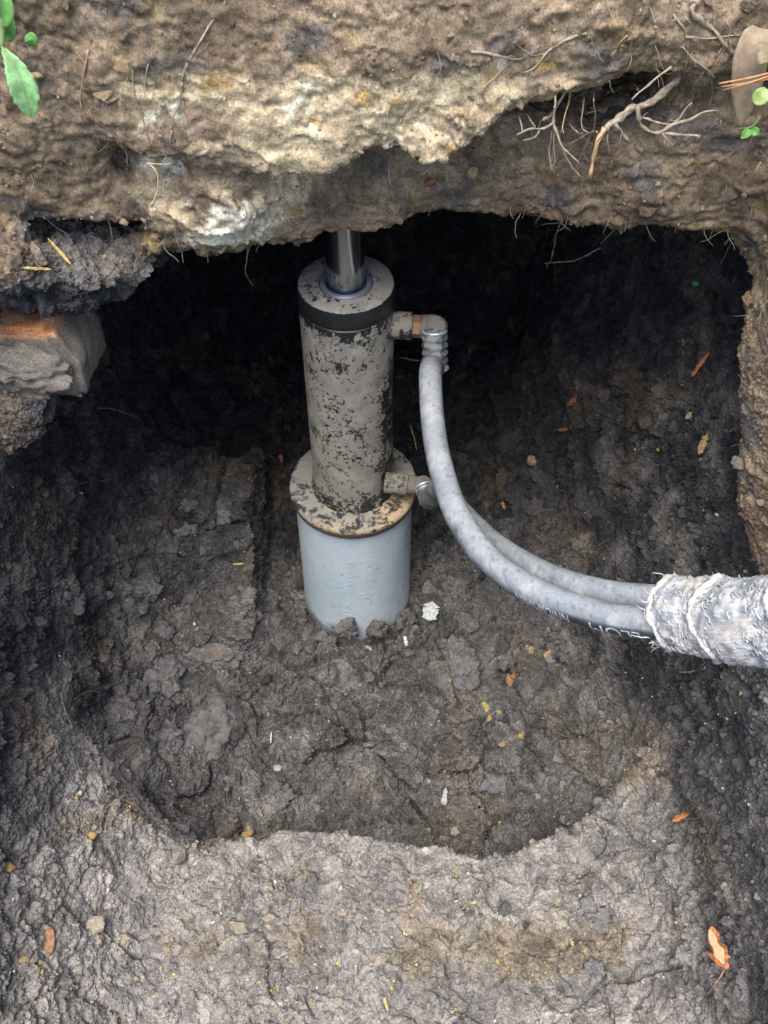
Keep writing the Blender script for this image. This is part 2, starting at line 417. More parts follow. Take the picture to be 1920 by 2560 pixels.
C *= (1 + .30 * (c1 - .5) * cm + .50 * (c2 - .5) + .40 * (c3 - .5) + .30 * n80 + .2 * n260)[:, None]
C = np.clip(C, .012, .8)
EARTH_C = C

# the partition into pieces of the setting ------------------------------------------------------------------
fz = z[F].mean(1); fN = N[F].mean(1); fy = y[F].mean(1); fx = x[F].mean(1)
kindf = np.full(NF, 1, np.int32)                                   # 1 pit wall
kindf[(floorz[F].mean(1) > .5) & (fz < .32)] = 0                   # 0 pit floor
kindf[(ledge[F].mean(1) > .4) & (fz < .25)] = 0
kindf[(bankz[F].mean(1) > .5)] = 2                                 # 2 bank
kindf[(foot[F].mean(1) > .5)] = 3                                  # 3 footing
kindf[(lumpA[F].mean(1) > .5) & (kindf == 3) & (in_foot[F].mean(1) < .5)] = 5     # 5 the lump that hangs from the footing
kindf[(fz > ground_z(fy) - .04) & (fN[:, 2] > .5) & (fz > .6)] = 4        # 4 ground
def keep_largest(k, other):
    idx = np.flatnonzero(kindf == k)
    if not len(idx): return
    u, lf = np.unique(F[idx], return_inverse=True); lf = lf.reshape(-1, 4); lab = np.arange(len(u))
    for _ in range(200):
        m_ = lab[lf].min(1); new = lab.copy(); np.minimum.at(new, lf.ravel(), np.repeat(m_, 4)); new = new[new]
        if np.array_equal(new, lab): break
        lab = new
    fl = lab[lf[:, 0]]; best = np.bincount(fl).argmax(); kindf[idx[fl != best]] = other
keep_largest(5, 3); keep_largest(3, 2)
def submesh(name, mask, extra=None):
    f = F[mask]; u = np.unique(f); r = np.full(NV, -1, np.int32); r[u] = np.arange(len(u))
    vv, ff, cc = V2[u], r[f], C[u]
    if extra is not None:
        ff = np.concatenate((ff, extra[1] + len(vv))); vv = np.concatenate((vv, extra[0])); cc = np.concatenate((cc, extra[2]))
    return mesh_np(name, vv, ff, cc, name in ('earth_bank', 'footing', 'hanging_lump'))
# ground outside the carved block, out to the horizon
b = m * .8
xs = [-150, LO[0] + b, HI[0] - b, 150]; ys = [-150, LO[1] + b] + list(np.linspace(-1.4, HI[1] - b, 30)[1:]) + [150]
gv, gf = [], []
for i in range(3):
    for j in range(len(ys) - 1):
        if i == 1 and 0 < j < len(ys) - 2: continue
        k = len(gv); za, zc = [float(ground_z(np.float32(q))) - .004 for q in (ys[j], ys[j + 1])]
        gv += [(xs[i], ys[j], za), (xs[i + 1], ys[j], za), (xs[i + 1], ys[j + 1], zc), (xs[i], ys[j + 1], zc)]
        gf.append((k, k + 1, k + 2, k + 3))
gv = np.array(gv, np.float32); gf = np.array(gf, np.int32)
EARTH = []
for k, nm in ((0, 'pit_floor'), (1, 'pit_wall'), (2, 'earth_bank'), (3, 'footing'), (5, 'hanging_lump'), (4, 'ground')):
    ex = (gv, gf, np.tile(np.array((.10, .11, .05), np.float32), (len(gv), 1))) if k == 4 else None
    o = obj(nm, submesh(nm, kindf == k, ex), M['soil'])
    if k == 3: tag(o, 'pale crusty footing edge with white and ochre patches jutting out above the dark cavity', 'footing')
    elif k == 5: o.parent = EARTH[3]
    else: tag(o, kind='structure')
    EARTH.append(o)
bpy.context.view_layer.update()
print('earth done', time.time() - T0)

# ------------------------------------------------------------------ placing things on the earth
def cam_dir(px, py):
    u = (px - 960) / FPX; v = (1280 - py) / FPX
    return Vector((u, math.cos(PITCH) + v * math.sin(PITCH), -math.sin(PITCH) + v * math.cos(PITCH)))
def pt(px, py, t): return CAM + cam_dir(px, py) * t
def plane_y(px, py, yy):
    d = cam_dir(px, py); return CAM + d * ((yy - CAM.y) / d.y)
def cast(o0, d):
    best = None
    for e in EARTH:
        ok, loc, nor, _ = e.ray_cast(o0, d.normalized())
        if ok:
            dist = (loc - o0).length
            if best is None or dist < best[0]: best = (dist, loc.copy(), nor.copy())
    return best
def at(px, py):
    """the spot of the earth that lies there, and its outward normal (averaged a little)"""
    h = cast(CAM, cam_dir(px, py))
    n = Vector((0, 0, 0))
    for dx, dy in ((0, 0), (9, 0), (-9, 0), (0, 9), (0, -9)):
        g = cast(CAM, cam_dir(px + dx, py + dy))
        if g: n += g[2]
    return h[1], n.normalized()

# ------------------------------------------------------------------ shape builders (numpy)
def frames(path):
    P_ = np.asarray(path, float); n = len(P_)
    T = np.gradient(P_, axis=0); T /= np.linalg.norm(T, axis=1, keepdims=True) + 1e-12
    a = np.array((0, 0, 1.0)) if abs(T[0][2]) < .9 else np.array((1.0, 0, 0))
    U = np.zeros_like(P_); u = np.cross(T[0], a); u /= np.linalg.norm(u)
    for k in range(n):
        u = u - T[k] * np.dot(u, T[k]); u /= np.linalg.norm(u) + 1e-12; U[k] = u
    return P_, T, U, np.cross(T, U)
def tube(path, radii, seg=8, caps=True, r2=None, jitter=0.0):
    P_, T, U, B = frames(path); n = len(P_)
    radii = np.broadcast_to(np.asarray(radii, float), (n,))
    a = np.arange(seg) / seg * 2 * math.pi
    rad = radii[:, None] * (1 + (RNG.normal(size=(n, seg)) * jitter if jitter else 0))
    r2 = rad if r2 is None else np.broadcast_to(np.asarray(r2, float), (n,))[:, None] + 0 * rad
    Vv = P_[:, None] + U[:, None] * (np.cos(a) * rad)[..., None] + B[:, None] * (np.sin(a) * r2)[..., None]
    Vv = Vv.reshape(-1, 3)
    i = np.arange(n - 1)[:, None] * seg; j = np.arange(seg)[None]
    q = np.stack((i + j, i + (j + 1) % seg, i + seg + (j + 1) % seg, i + seg + j), -1).reshape(-1, 4)
    if caps:
        k = len(Vv); Vv = np.concatenate((Vv, P_[[0]], P_[[-1]]))
        c0 = np.array([[k, (s + 1) % seg, s, s] for s in range(seg)]); e = (n - 1) * seg
        c1_ = np.array([[k + 1, e + s, e + (s + 1) % seg, e + (s + 1) % seg] for s in range(seg)])
        # degenerate quads become triangles below
        return Vv, q, np.concatenate((c0[:, :3], c1_[:, :3]))
    return Vv, q, np.zeros((0, 3), int)
def tri(q): return np.concatenate((q[:, [0, 1, 2]], q[:, [0, 2, 3]]))
class MB:
    """collects triangles of one part"""
    def __init__(s): s.v, s.f, s.c, s.k = [], [], [], 0
    def add(s, v, f, col=(.5, .5, .5)):
        v = np.asarray(v, float); f = np.asarray(f, int)
        if f.shape[1] == 4: f = tri(f)
        c = np.asarray(col, float); c = np.tile(c, (len(v), 1)) if c.ndim == 1 else c
        s.v.append(v); s.f.append(f + s.k); s.c.append(c); s.k += len(v); return s
    def tube(s, path, radii, seg=8, col=(.5, .5, .5), **kw):
        v, q, t = tube(path, radii, seg, **kw); f = tri(q)
        if len(t): f = np.concatenate((f, t))
        return s.add(v, f, col)
    def mesh(s, name, smooth=True):
        return mesh_np(name, np.concatenate(s.v), np.concatenate(s.f), np.concatenate(s.c), smooth)
def lathe(prof, seg=96, z0=0):
    """prof: list of (r, z); axis +z"""
    p = np.asarray(prof, float); n = len(p); a = np.arange(seg) / seg * 2 * math.pi
    v = np.stack((p[:, 0][:, None] * np.cos(a), p[:, 0][:, None] * np.sin(a), np.repeat(p[:, 1][:, None], seg, 1)), -1).reshape(-1, 3)
    i = np.arange(n - 1)[:, None] * seg; j = np.arange(seg)[None]
    q = np.stack((i + j, i + (j + 1) % seg, i + seg + (j + 1) % seg, i + seg + j), -1).reshape(-1, 4)
    return v, q
def orient(v, origin, direction):
    d = Vector(direction).normalized(); q = d.to_track_quat('Z', 'Y').to_matrix()
    return np.asarray(v) @ np.array(q).T + np.asarray(origin)
def spline(ctrl, n=60):
    c = np.asarray(ctrl, float); c = np.concatenate((2 * c[:1] - c[1:2], c, 2 * c[-1:] - c[-2:-1]))
    seglen = np.linalg.norm(np.diff(c[1:-1], axis=0), axis=1); cum = np.concatenate(([0], np.cumsum(seglen)))
    out = []
    for s in np.linspace(0, cum[-1], n):
        k = min(np.searchsorted(cum, s, 'right') - 1, len(seglen) - 1); t = (s - cum[k]) / seglen[k]
        p0, p1, p2, p3 = c[k], c[k + 1], c[k + 2], c[k + 3]
        out.append(.5 * ((2 * p1) + (-p0 + p2) * t + (2 * p0 - 5 * p1 + 4 * p2 - p3) * t * t + (-p0 + 3 * p1 - 3 * p2 + p3) * t ** 3))
    return np.array(out)
def ico(sub):
    bm = bmesh.new(); bmesh.ops.create_icosphere(bm, subdivisions=sub, radius=1)
    v = np.array([p.co[:] for p in bm.verts]); f = np.array([[q.index for q in t.verts] for t in bm.faces]); bm.free(); return v, f
ICO = {k: ico(k) for k in (1, 2, 3, 4, 5)}
def rockify(v, r, cuts=7, flat=(1, 1, 1), amp=.18, keep=.72):
    """an angular lump: a unit ball cut by random planes, then roughened"""
    v = v.copy()
    for _ in range(cuts):
        n = r.normal(size=3); n /= np.linalg.norm(n); h = r.uniform(keep - .12, keep + .15)
        d = v @ n - h; v = v - np.where(d > 0, d, 0)[:, None] * n
    off = r.uniform(0, 50, 3)
    q = (v + off).astype(np.float32)
    L = np.linalg.norm(v, axis=1, keepdims=True)
    v = v * (1 + amp * fbm(q, 2.2, 3, int(r.integers(0, 20)))[:, None])
    return v * np.asarray(flat)
print('helpers', time.time() - T0)
#PART2
# ------------------------------------------------------------------ materials of the equipment
def m_cylinder():
    t = NT('muddy_black_paint')
    xyz = t.xyz()
    a = t.noise(30, 8, 0.72, 0.5); b_ = t.noise(210, 5, 0.7, 0.6); c = t.noise(11, 3, 0.5, 0.2); e = t.noise(70, 5, .7, .8, t.mapped((1, 1, .8)))
    bare = t.math('ADD', t.math('MULTIPLY', b_, .60), t.math('ADD', t.math('MULTIPLY', a, .46), t.math('MULTIPLY', c, .16)))
    bare = t.math('ADD', bare, t.math('MULTIPLY', e, .40))
    drip = t.noise(55, 5, .7, .0, t.mapped((1, 1, .25)))
    top = t.math('MULTIPLY', t.rng(t.math('ADD', xyz[2], t.math('MULTIPLY', drip, .05)), .660, .682, 0, .24), t.rng(xyz[2], .681, .679, 0.0, 1))
    bot = t.rng(xyz[2], .345, .312, 0, .07)
    side = t.math('MULTIPLY', t.rng(xyz[0], .034, .056, 0, .13), t.rng(xyz[2], .60, .50, 0, 1))
    bare = t.math('ADD', t.math('ADD', bare, top), t.math('ADD', bot, side))
    f = t.rng(bare, .850, .900)
    mud = t.mix(t.rng(t.noise(40, 6, 0.6), .35, .7), (.255, .238, .198), (.37, .335, .265))
    mud = t.mix(t.rng(t.noise(14, 4, 0.6), .5, .75), mud, (.33, .315, .28))
    col = t.mix(f, mud, (.020, .022, .022))
    h = t.math('ADD', t.math('MULTIPLY', f, -.8), t.math('MULTIPLY', t.noise(300, 5, .7), .35))
    return t.out(col, t.rng(f, 0, 1, .92, .33), 0.0, .4, h, .6, .0016)
def m_flange():
    t = NT('mud_caked_plate')
    xyz = t.xyz()
    a = t.noise(40, 8, .7, .4); c = t.noise(12, 3, .5)
    mud = t.mix(t.rng(c, .4, .65), (.25, .235, .205), (.33, .30, .245))
    och = t.math('MULTIPLY', t.rng(t.math('ADD', xyz[0], t.math('MULTIPLY', a, .06)), .055, .085), t.rng(xyz[1], .03, -.03))
    och2 = t.math('MULTIPLY', t.rng(t.math('ADD', t.math('MULTIPLY', xyz[1], -1), t.math('MULTIPLY', a, .06)), .098, .118), .4)
    mud = t.mix(t.math('MAXIMUM', och, och2), mud, (.48, .37, .22))
    dark = t.rng(t.math('ADD', t.math('ADD', a, t.math('MULTIPLY', t.noise(150, 5, .7), .35)), t.math('MULTIPLY', c, .25)), .80, .90)
    col = t.mix(dark, mud, (.035, .040, .042))
    col = t.mix(t.rng(xyz[2], .3005, .2985), col, t.mix(t.noise(60, 5), (.085, .055, .04), (.16, .12, .085)))
    return t.out(col, t.rng(dark, 0, 1, .92, .5), 0, .3, t.math('ADD', t.math('MULTIPLY', dark, -1), t.noise(220, 5, .7)), .5, .0016)
def m_pile():
    t = NT('pale_grey_pile')
    xyz = t.xyz()
    big = t.noise(9, 4, .55); pit = t.noise(95, 4, .6, .8, t.mapped((1, 1, 1.7)))
    streak = t.noise(30, 4, .6, 0, t.mapped((1, 1, .12)))
    col = t.mix(t.rng(big, .35, .7), (.53, .640, .700), (.63, .715, .760))
    col = t.mix(t.rng(streak, .55, .75, 0, .45), col, (.72, .75, .76))
    col = t.mix(t.rng(pit, .62, .72, 0, .35), col, (.30, .33, .35))
    stain = t.math('MULTIPLY', t.rng(t.math('ADD', xyz[2], t.math('MULTIPLY', t.noise(22, 7, .75), .16)), .125, .075), .9)
    col = t.mix(stain, col, (.12, .11, .10))
    scuff = t.math('MULTIPLY', t.rng(t.noise(45, 6, .7), .56, .66), t.rng(xyz[0], .05, .085, 0, .7))
    col = t.mix(scuff, col, (.30, .28, .235))
    rust = t.math('MULTIPLY', t.rng(t.math('ADD', xyz[2], t.math('MULTIPLY', t.noise(50, 5, .7), .03)), .290, .300), .8)
    col = t.mix(rust, col, (.27, .20, .13))
    return t.out(col, .62, 0, .35, t.math('ADD', t.math('MULTIPLY', t.rng(pit, .55, .7), -1.0), t.math('MULTIPLY', t.noise(40, 3), .6)), .55, .0018)
def m_metal(name, base, mud, thr, rough=.42, metal=.8, scale=70):
    t = NT(name); a = t.noise(scale, 7, .7, .3)
    f = t.rng(a, thr - .05, thr + .05)
    col = t.mix(f, base, t.mix(t.noise(scale * 2, 4), mud, tuple(c * .7 for c in mud)))
    r = t.rng(f, 0, 1, rough, .93); me_ = t.rng(f, 0, 1, metal, 0.0)
    return t.out(col, r, me_, .4, t.math('ADD', f, t.noise(250, 4, .7)), .4, .001)
M['cylinder'] = m_cylinder(); M['flange'] = m_flange(); M['pile'] = m_pile()
M['boss'] = m_metal('muddy_boss', (.02, .022, .024), (.30, .265, .20), .47, .35, .0)
M['nut'] = m_metal('rusty_brass_nut', (.30, .165, .09), (.27, .225, .16), .52, .55, .3)
M['elbow'] = m_metal('muddy_elbow', (.16, .145, .12), (.215, .19, .155), .45, .5, .3)
M['ferrule'] = m_metal('muddy_ferrule', (.16, .18, .19), (.30, .30, .27), .50, .3, .6)
t = NT('bright_ring'); M['ring'] = t.out(t.mix(t.rng(t.noise(90, 5), .55, .65), (.75, .76, .74), (.35, .34, .3)), .3, .6, .5)
t = NT('chrome_rod')
wv = t.noise(260, 3, .6, 0, t.mapped((1, 1, .01)))
M['rod'] = t.out(t.mix(t.rng(wv, .4, .7), (.34, .36, .40), (.52, .55, .60)), t.rng(wv, .4, .65, .12, .22), 1.0, .5)
t.b.inputs['Anisotropic'].default_value = .6
t = NT('gland_seal'); M['seal'] = t.out(t.mix(t.noise(80, 4), (.10, .11, .14), (.33, .34, .38)), .35, .3, .5)

# ------------------------------------------------------------------ the jack on the pile
def part(name, v, q, mat, parent, smooth=True):
    o = obj(name, mesh_np(name, v, q, None, smooth), mat); return adopt(o, parent)
def auto_smooth(o, ang=35):
    me_ = o.data
    bm = bmesh.new(); bm.from_mesh(me_)
    for e in bm.edges:
        if len(e.link_faces) == 2 and e.calc_face_angle(0) > math.radians(ang): e.smooth = False
    bm.to_mesh(me_); bm.free(); return o
jack = thing('hydraulic_jack', 'mud caked black hydraulic jack cylinder standing on the grey pile under the footing', 'jack', (0, 0, .305))
zz = np.linspace(.318, .650, 60)
prof = [(.0620, .303), (.0640, .3055), (.0632, .310), (.0608, .318)] + [(.0600, q) for q in zz] + [(.0600, .6520), (.0586, .6530), (.0586, .6560), (.0601, .6570)]
v, q = lathe(prof, 128)
rr_ = 1 + .006 * fbm(v.astype(np.float32), 60, 3, 81) * (v[:, 2] < .655); v[:, 0] *= rr_; v[:, 1] *= rr_
auto_smooth(part('barrel', v, q, M['cylinder'], jack))
v, q = lathe([(.0601, .6570), (.0604, .6590), (.0604, .6770), (.0590, .6805), (.0570, .6818), (.0345, .6818), (.0330, .6800), (.0325, .672)], 128)
auto_smooth(part('end_cap', v, q, M['cylinder'], jack))
v, q = lathe([(.0324, .672), (.0324, .6835), (.0290, .6840), (.0255, .6830), (.0248, .672)], 96)
part('gland_ring', v, q, M['seal'], jack)
v, q = lathe([(.0235, .60), (.0235, .98)], 96)
part('rod', v, q, M['rod'], jack)
v, q = lathe([(.058, .3065), (.0900, .3068), (.0945, .3058), (.0968, .3035), (.0977, .2995), (.0975, .2910), (.0955, .2872), (.058, .2870)], 160)
w_ = 1 + .007 * fbm(v.astype(np.float32), 45, 3, 83); v[:, 0] *= w_; v[:, 1] *= w_
v[:, 2] += .0028 * fbm(v.astype(np.float32), 60, 3, 84) * (v[:, 2] > .3)
auto_smooth(part('base_flange', v, q, M['flange'], jack))
PORTS = (((.0, -.004, .622), 1.0), ((.0, -.030, .350), .92))
for (ox, oy, oz), sc in PORTS:
    d = Vector((1, -.10 if oz > .5 else -.18, 0)).normalized()
    v, q = lathe([(.0176 * sc, .050), (.0176 * sc, .081), (.0166 * sc, .0835), (.008, .0836)], 40)
    bo_ = auto_smooth(part('port_boss', orient(v, (ox, oy, oz), d), q, M['boss'], jack))
    v, q = lathe([(.010, .0836), (.0142 * sc, .0838), (.0146 * sc, .0850), (.0146 * sc, .0930), (.0138 * sc, .0942), (.008, .0943)], 6 if oz > .5 else 6)
    auto_smooth(part('adapter_nut', orient(v, (ox, oy, oz), d), q, M['nut'], jack), 20)

pile = None
v, q = lathe([(.02, -.14), (.0925, -.14)] + [(.0925 - .002 * ss(-.1, .28, np.float64(h)), h) for h in np.linspace(-.12, .2835, 70)] + [(.0885, .2866), (.02, .2867)], 160)
w_ = 1 + .006 * fbm(v.astype(np.float32), (30, 30, 14), 3, 86); v[:, 0] *= w_; v[:, 1] *= w_
pile = obj('pile', mesh_np('pile', v, q), M['pile'])
tag(pile, 'round pale blue grey pile rising from the pit floor under the jack', 'pile')

# ------------------------------------------------------------------ hoses
def dpt(dx, dy, t_): return pt(dx * 1.15727, dy * 1.15727, t_)     # design helper: coordinates read off a 1659 px wide copy
EXIT = [Vector((.47, -.60, .88)), Vector((.62, -.64, .98)), Vector((.80, -.68, 1.085)), Vector((1.05, -.72, 1.065))]
def hose_thing(name, label, ctrl, elbow_c, port_dir, ferr_len, txt=None, esc=1.0):
    h = thing(name, label, 'hose', elbow_c)
    path = spline(ctrl, 200)
    d0 = Vector(path[1] - path[0]).normalized()
    ec = Vector(elbow_c)
    # elbow body: a bent, thick casting
    b0 = ec - Vector(port_dir) * .015
    mb = MB()
    bend = spline([b0, ec - Vector(port_dir) * .004, ec + Vector(port_dir) * .004 + d0 * .005, ec + Vector(port_dir) * .004 + d0 * .016], 16)
    vv, qq, tt = tube(bend, np.interp(np.arange(16), [0, 4, 9, 15], np.array([.0150, .0160, .0158, .0142]) * esc), 20)
    vv = vv * 1.0; vv += (Vector((0, 0, 0)).x)
    nn = fbm(vv.astype(np.float32), 120, 3, 88)[:, None]; cc = bend.mean(0); vv = vv + (vv - cc) * .06 * nn
    mb.add(vv, np.concatenate((tri(qq), tt)))
    e = adopt(obj('elbow_fitting', mb.mesh('elbow_fitting'), M['elbow']), h)
    fo = ec + Vector(port_dir) * .004 + d0 * .012
    L = ferr_len
    fpath = spline([fo] + [Vector(path[k]) for k in range(0, 1)] + [Vector(path[0]) + d0 * .004], 40)
    # ferrule with swaged ridges, bright rings at its upper end
    prof_s = np.linspace(0, 1, 44)
    rads = (.0138 + .0022 * ss(.05, .2, prof_s) + .0010 * np.sin(prof_s * 34) * ss(.1, .3, prof_s) + .0009 * ss(.86, .93, prof_s)) * esc
    fp = np.array([np.array(fo) + (np.array(path[0]) - np.array(fo)) * s_ * 1.06 for s_ in prof_s])
    mb = MB(); mb.tube(fp, rads, 32)
    fe = adopt(obj('ferrule', mb.mesh('ferrule'), M['ferrule']), h)
    for s_ in (.10, .27):
        c_ = fo + (Vector(path[0]) - fo) * s_
        mb = MB(); ring_d = (Vector(path[0]) - fo).normalized()
        mb.tube([c_ - ring_d * .0018, c_ - ring_d * .0008, c_ + ring_d * .0008, c_ + ring_d * .0018], np.array([.0146, .0162, .0162, .0146]) * esc, 32)
        adopt(obj('ring', mb.mesh('ring'), M['ring']), h)
    # hose, dusted
    seg = 28; R_ = .0140
    big = spline(ctrl, 520)
    vv, qq, tt = tube(big, R_, seg)
    nV = vv.astype(np.float32)
    Pp, Tt, Uu, Bb = frames(big)
    nrm = (vv[:-2].reshape(-1, seg, 3) - Pp[:, None]).reshape(-1, 3) / R_
    nrm = np.concatenate((nrm, [[0, 0, 1], [0, 0, 1]]))
    upf = nrm[:, 2] * .8 + nrm[:, 1] * -.15
    a = fbm(nV, 22, 4, 90); b2 = fbm(nV, 90, 3, 94); s3 = fbm(nV, 260, 2, 97)
    dust = np.clip(.52 + .75 * upf + .45 * a + .30 * b2, 0, 1)
    col = np.array((.035, .042, .050))[None] * (1 - dust[:, None]) + np.array((.290, .312, .328))[None] * dust[:, None]
    wm = ss(.25, .6, a + .8 * b2 + .2)[:, None] * .55
    col = col * (1 - wm) + np.array((.44, .435, .41)) * wm
    sp = np.maximum(ss(.30, .50, s3 + .4 * b2) * .6, ss(.05, .40, fbm(nV, (60, 60, 60), 4, 99, .7) - .15 * upf) * .8)[:, None]
    col = col * (1 - sp) + np.array((.10, .11, .12)) * sp
    if txt is not None:
        s0, s1, ang = txt[1], txt[2], txt[3]
        along = np.repeat(np.linspace(0, 1, 520), seg); along = np.concatenate((along, [0, 1]))
        # the wiped black stripe that carries the print
        sdir = txt[4]
        face = nrm @ sdir
        band = ss(txt[5], txt[5] + .10, face) * ss(s0 - .03, s0, along) * ss(s1 + .06, s1 + .03, along)
        bw = (band * (.92 + .25 * b2))[:, None]
        col = col * (1 - np.clip(bw, 0, 1)) + np.array((.020, .026, .032)) * np.clip(bw, 0, 1)
    ho = adopt(obj('hose_tube', mesh_np('hose_tube', vv, np.concatenate((tri(qq), tt)), col), M['hose']), h)
    if txt is not None:
        tm = NT('white_hose_print'); matp = tm.out(tm.mix(tm.rng(tm.noise(160, 5, .7), .45, .62), (.52, .58, .60), (.30, .34, .36)), .7, 0, .3)
        for string, a0, a1 in txt[0]:
            cu = bpy.data.curves.new('print', 'FONT'); cu.body = string; cu.size = 1.0
            to = bpy.data.objects.new('print', cu); COL.objects.link(to)
            dg_ = bpy.context.evaluated_depsgraph_get()
            tme = bpy.data.meshes.new_from_object(to.evaluated_get(dg_))
            bpy.data.objects.remove(to)
            bm = bmesh.new(); bm.from_mesh(tme); bmesh.ops.triangulate(bm, faces=bm.faces[:])
            for _ in range(2):
                bmesh.ops.subdivide_edges(bm, edges=[e_ for e_ in bm.edges if e_.calc_length() > .12], cuts=1)
                bmesh.ops.triangulate(bm, faces=bm.faces[:])
            xs_ = [w.co.x for w in bm.verts]; x0_, x1_ = min(xs_), max(xs_)
            for w in bm.verts:
                u_ = 1 - (w.co.x - x0_) / (x1_ - x0_)            # the print runs upside down, read from the far side
                vv_c = (w.co.y / .72)
                k_ = (a0 + (a1 - a0) * u_) * 519; k0 = int(min(518, math.floor(k_))); fr_ = k_ - k0
                c_ = Pp[k0] * (1 - fr_) + Pp[k0 + 1] * fr_; T_ = Tt[k0] * (1 - fr_) + Tt[k0 + 1] * fr_
                s_ = np.array(sdir) - T_ * np.dot(sdir, T_); s_ /= np.linalg.norm(s_); c2_ = np.cross(T_, s_)
                th = (vv_c - .5) * .92 + txt[6]
                n_ = s_ * math.cos(th) + c2_ * math.sin(th) * txt[7]
                w.co = Vector(c_ + n_ * (R_ + .0003))
            bmesh.ops.recalc_face_normals(bm, faces=bm.faces[:])
            bm.to_mesh(tme); bm.free()
            lo = obj('lettering', tme, matp); lo.parent = ho
            lo['label'] = 'worn white print along the black stripe of the hose'
    return h
E1C = (.1085, -.0135, .6215)
H1 = [Vector(E1C) + Vector((.004, -.030, -.040)), dpt(930, 800, 1.205), dpt(934, 900, 1.155), dpt(950, 1000, 1.10), dpt(988, 1112, 1.045), dpt(1060, 1212, .995), dpt(1170, 1285, .945),
      dpt(1300, 1330, .90), dpt(1420, 1350, .86), dpt(1540, 1362, .82), dpt(1659, 1368, .775)] + [e + Vector((0, -.018, -.012)) for e in EXIT]
def hs(dx, dy):
    sp_ = spline(H1, 520); q_ = np.array(dpt(dx, dy, .92)); d_ = np.array(cam_dir(dx * 1.15727, dy * 1.15727)); d_ /= np.linalg.norm(d_)
    w_ = sp_ - np.array(CAM); return float(np.argmin(np.linalg.norm(w_ - (w_ @ d_)[:, None] * d_, axis=1)) / 519)
SDIR = np.array((.0, -1.0, .08)); SDIR = SDIR / np.linalg.norm(SDIR)
hose_thing('hydraulic_hose', 'front dusty black rubber hose with worn white print, running from the upper port', H1, E1C, (1, -.10, 0), .045,
           txt=([('ELOM', hs(1290, 1330), hs(1395, 1347)), ('NNIUIIMIHIIN', hs(1135, 1268), hs(1245, 1315))], hs(1120, 1260), hs(1420, 1350), 0, SDIR, .66, .0, 1.0))
E2C = (.098, -.048, .353)
H2 = [Vector(E2C) + Vector((.014, -.030, .002)), dpt(955, 1052, 1.30), dpt(1000, 1112, 1.19), dpt(1074, 1182, 1.08), dpt(1182, 1245, .99), dpt(1305, 1283, .932), dpt(1430, 1297, .888),
      dpt(1540, 1308, .848), dpt(1659, 1312, .80)] + [e + Vector((0, .018, .012)) for e in EXIT]
hose_thing('hydraulic_hose', 'rear dusty rubber hose, leaving the lower port and passing behind the front hose', H2, E2C, (1, -.18, 0), .03, esc=.86)

# ------------------------------------------------------------------ fibre sleeve round the two hoses
SL = [dpt(1440, 1322, .872), dpt(1480, 1328, .856), dpt(1540, 1334, .838), dpt(1659, 1340, .792)] + EXIT
slv = thing('fibre_sleeve', 'shaggy grey and white fibre sleeve wrapped round both hoses where they leave the pit', 'sleeve', SL[0])
spth = spline(SL, 420); sg = 120
P_, T_, U_, B_ = frames(spth)
a_ = np.arange(sg) / sg * 2 * math.pi
base_r = np.interp(np.linspace(0, 1, 420), [0, .02, .08, .3, 1], [.0300, .0325, .0350, .0375, .0375])
unit = U_[:, None] * np.cos(a_)[None, :, None] + B_[:, None] * np.sin(a_)[None, :, None]
arc = np.linspace(0, np.linalg.norm(np.diff(spth, axis=0), axis=1).sum(), 420)
vec = np.stack((np.repeat(arc[:, None], sg, 1), .035 * np.cos(a_)[None] + 0 * arc[:, None], .035 * np.sin(a_)[None] + 0 * arc[:, None]), -1).reshape(-1, 3).astype(np.float32)
tw = vec.copy(); tw[:, 0] += np.tile(a_, 420) * .009
wv_s = np.repeat(arc, sg); wv_t = np.tile(a_, 420)
weave = np.sin(wv_t * 26 + wv_s * 620) * np.sin(wv_t * 26 - wv_s * 620)
yarn = fbm(tw, (120, 60, 60), 3, 101); yarn2 = fbm(tw, (300, 120, 120), 2, 105); lump = fbm(vec, 45, 2, 108)
rad = base_r.repeat(sg) + .0034 * yarn + .0022 * yarn2 + .0030 * lump + .0011 * weave
vv = (P_[:, None] + unit * rad.reshape(420, sg)[..., None]).reshape(-1, 3)
i = np.arange(419)[:, None] * sg; j = np.arange(sg)[None]
qq = np.stack((i + j, i + (j + 1) % sg, i + sg + (j + 1) % sg, i + sg + j), -1).reshape(-1, 4)
w1 = ss(-.25, .35, yarn + .5 * yarn2 + .22 * weave); w2 = ss(.1, .5, lump + .3 * yarn)
col = np.array((.25, .265, .28))[None] * (1 - w1[:, None]) + np.array((.58, .565, .54))[None] * w1[:, None]
topb = np.clip(unit.reshape(-1, 3)[:, 2] * .8 + .35, 0, 1)[:, None] * .9
col = col * (1 - topb * w2[:, None]) + np.array((.46, .41, .35)) * topb * w2[:, None]
adopt(obj('wrap', mesh_np('wrap', vv, qq, col), M['fibre']), slv)
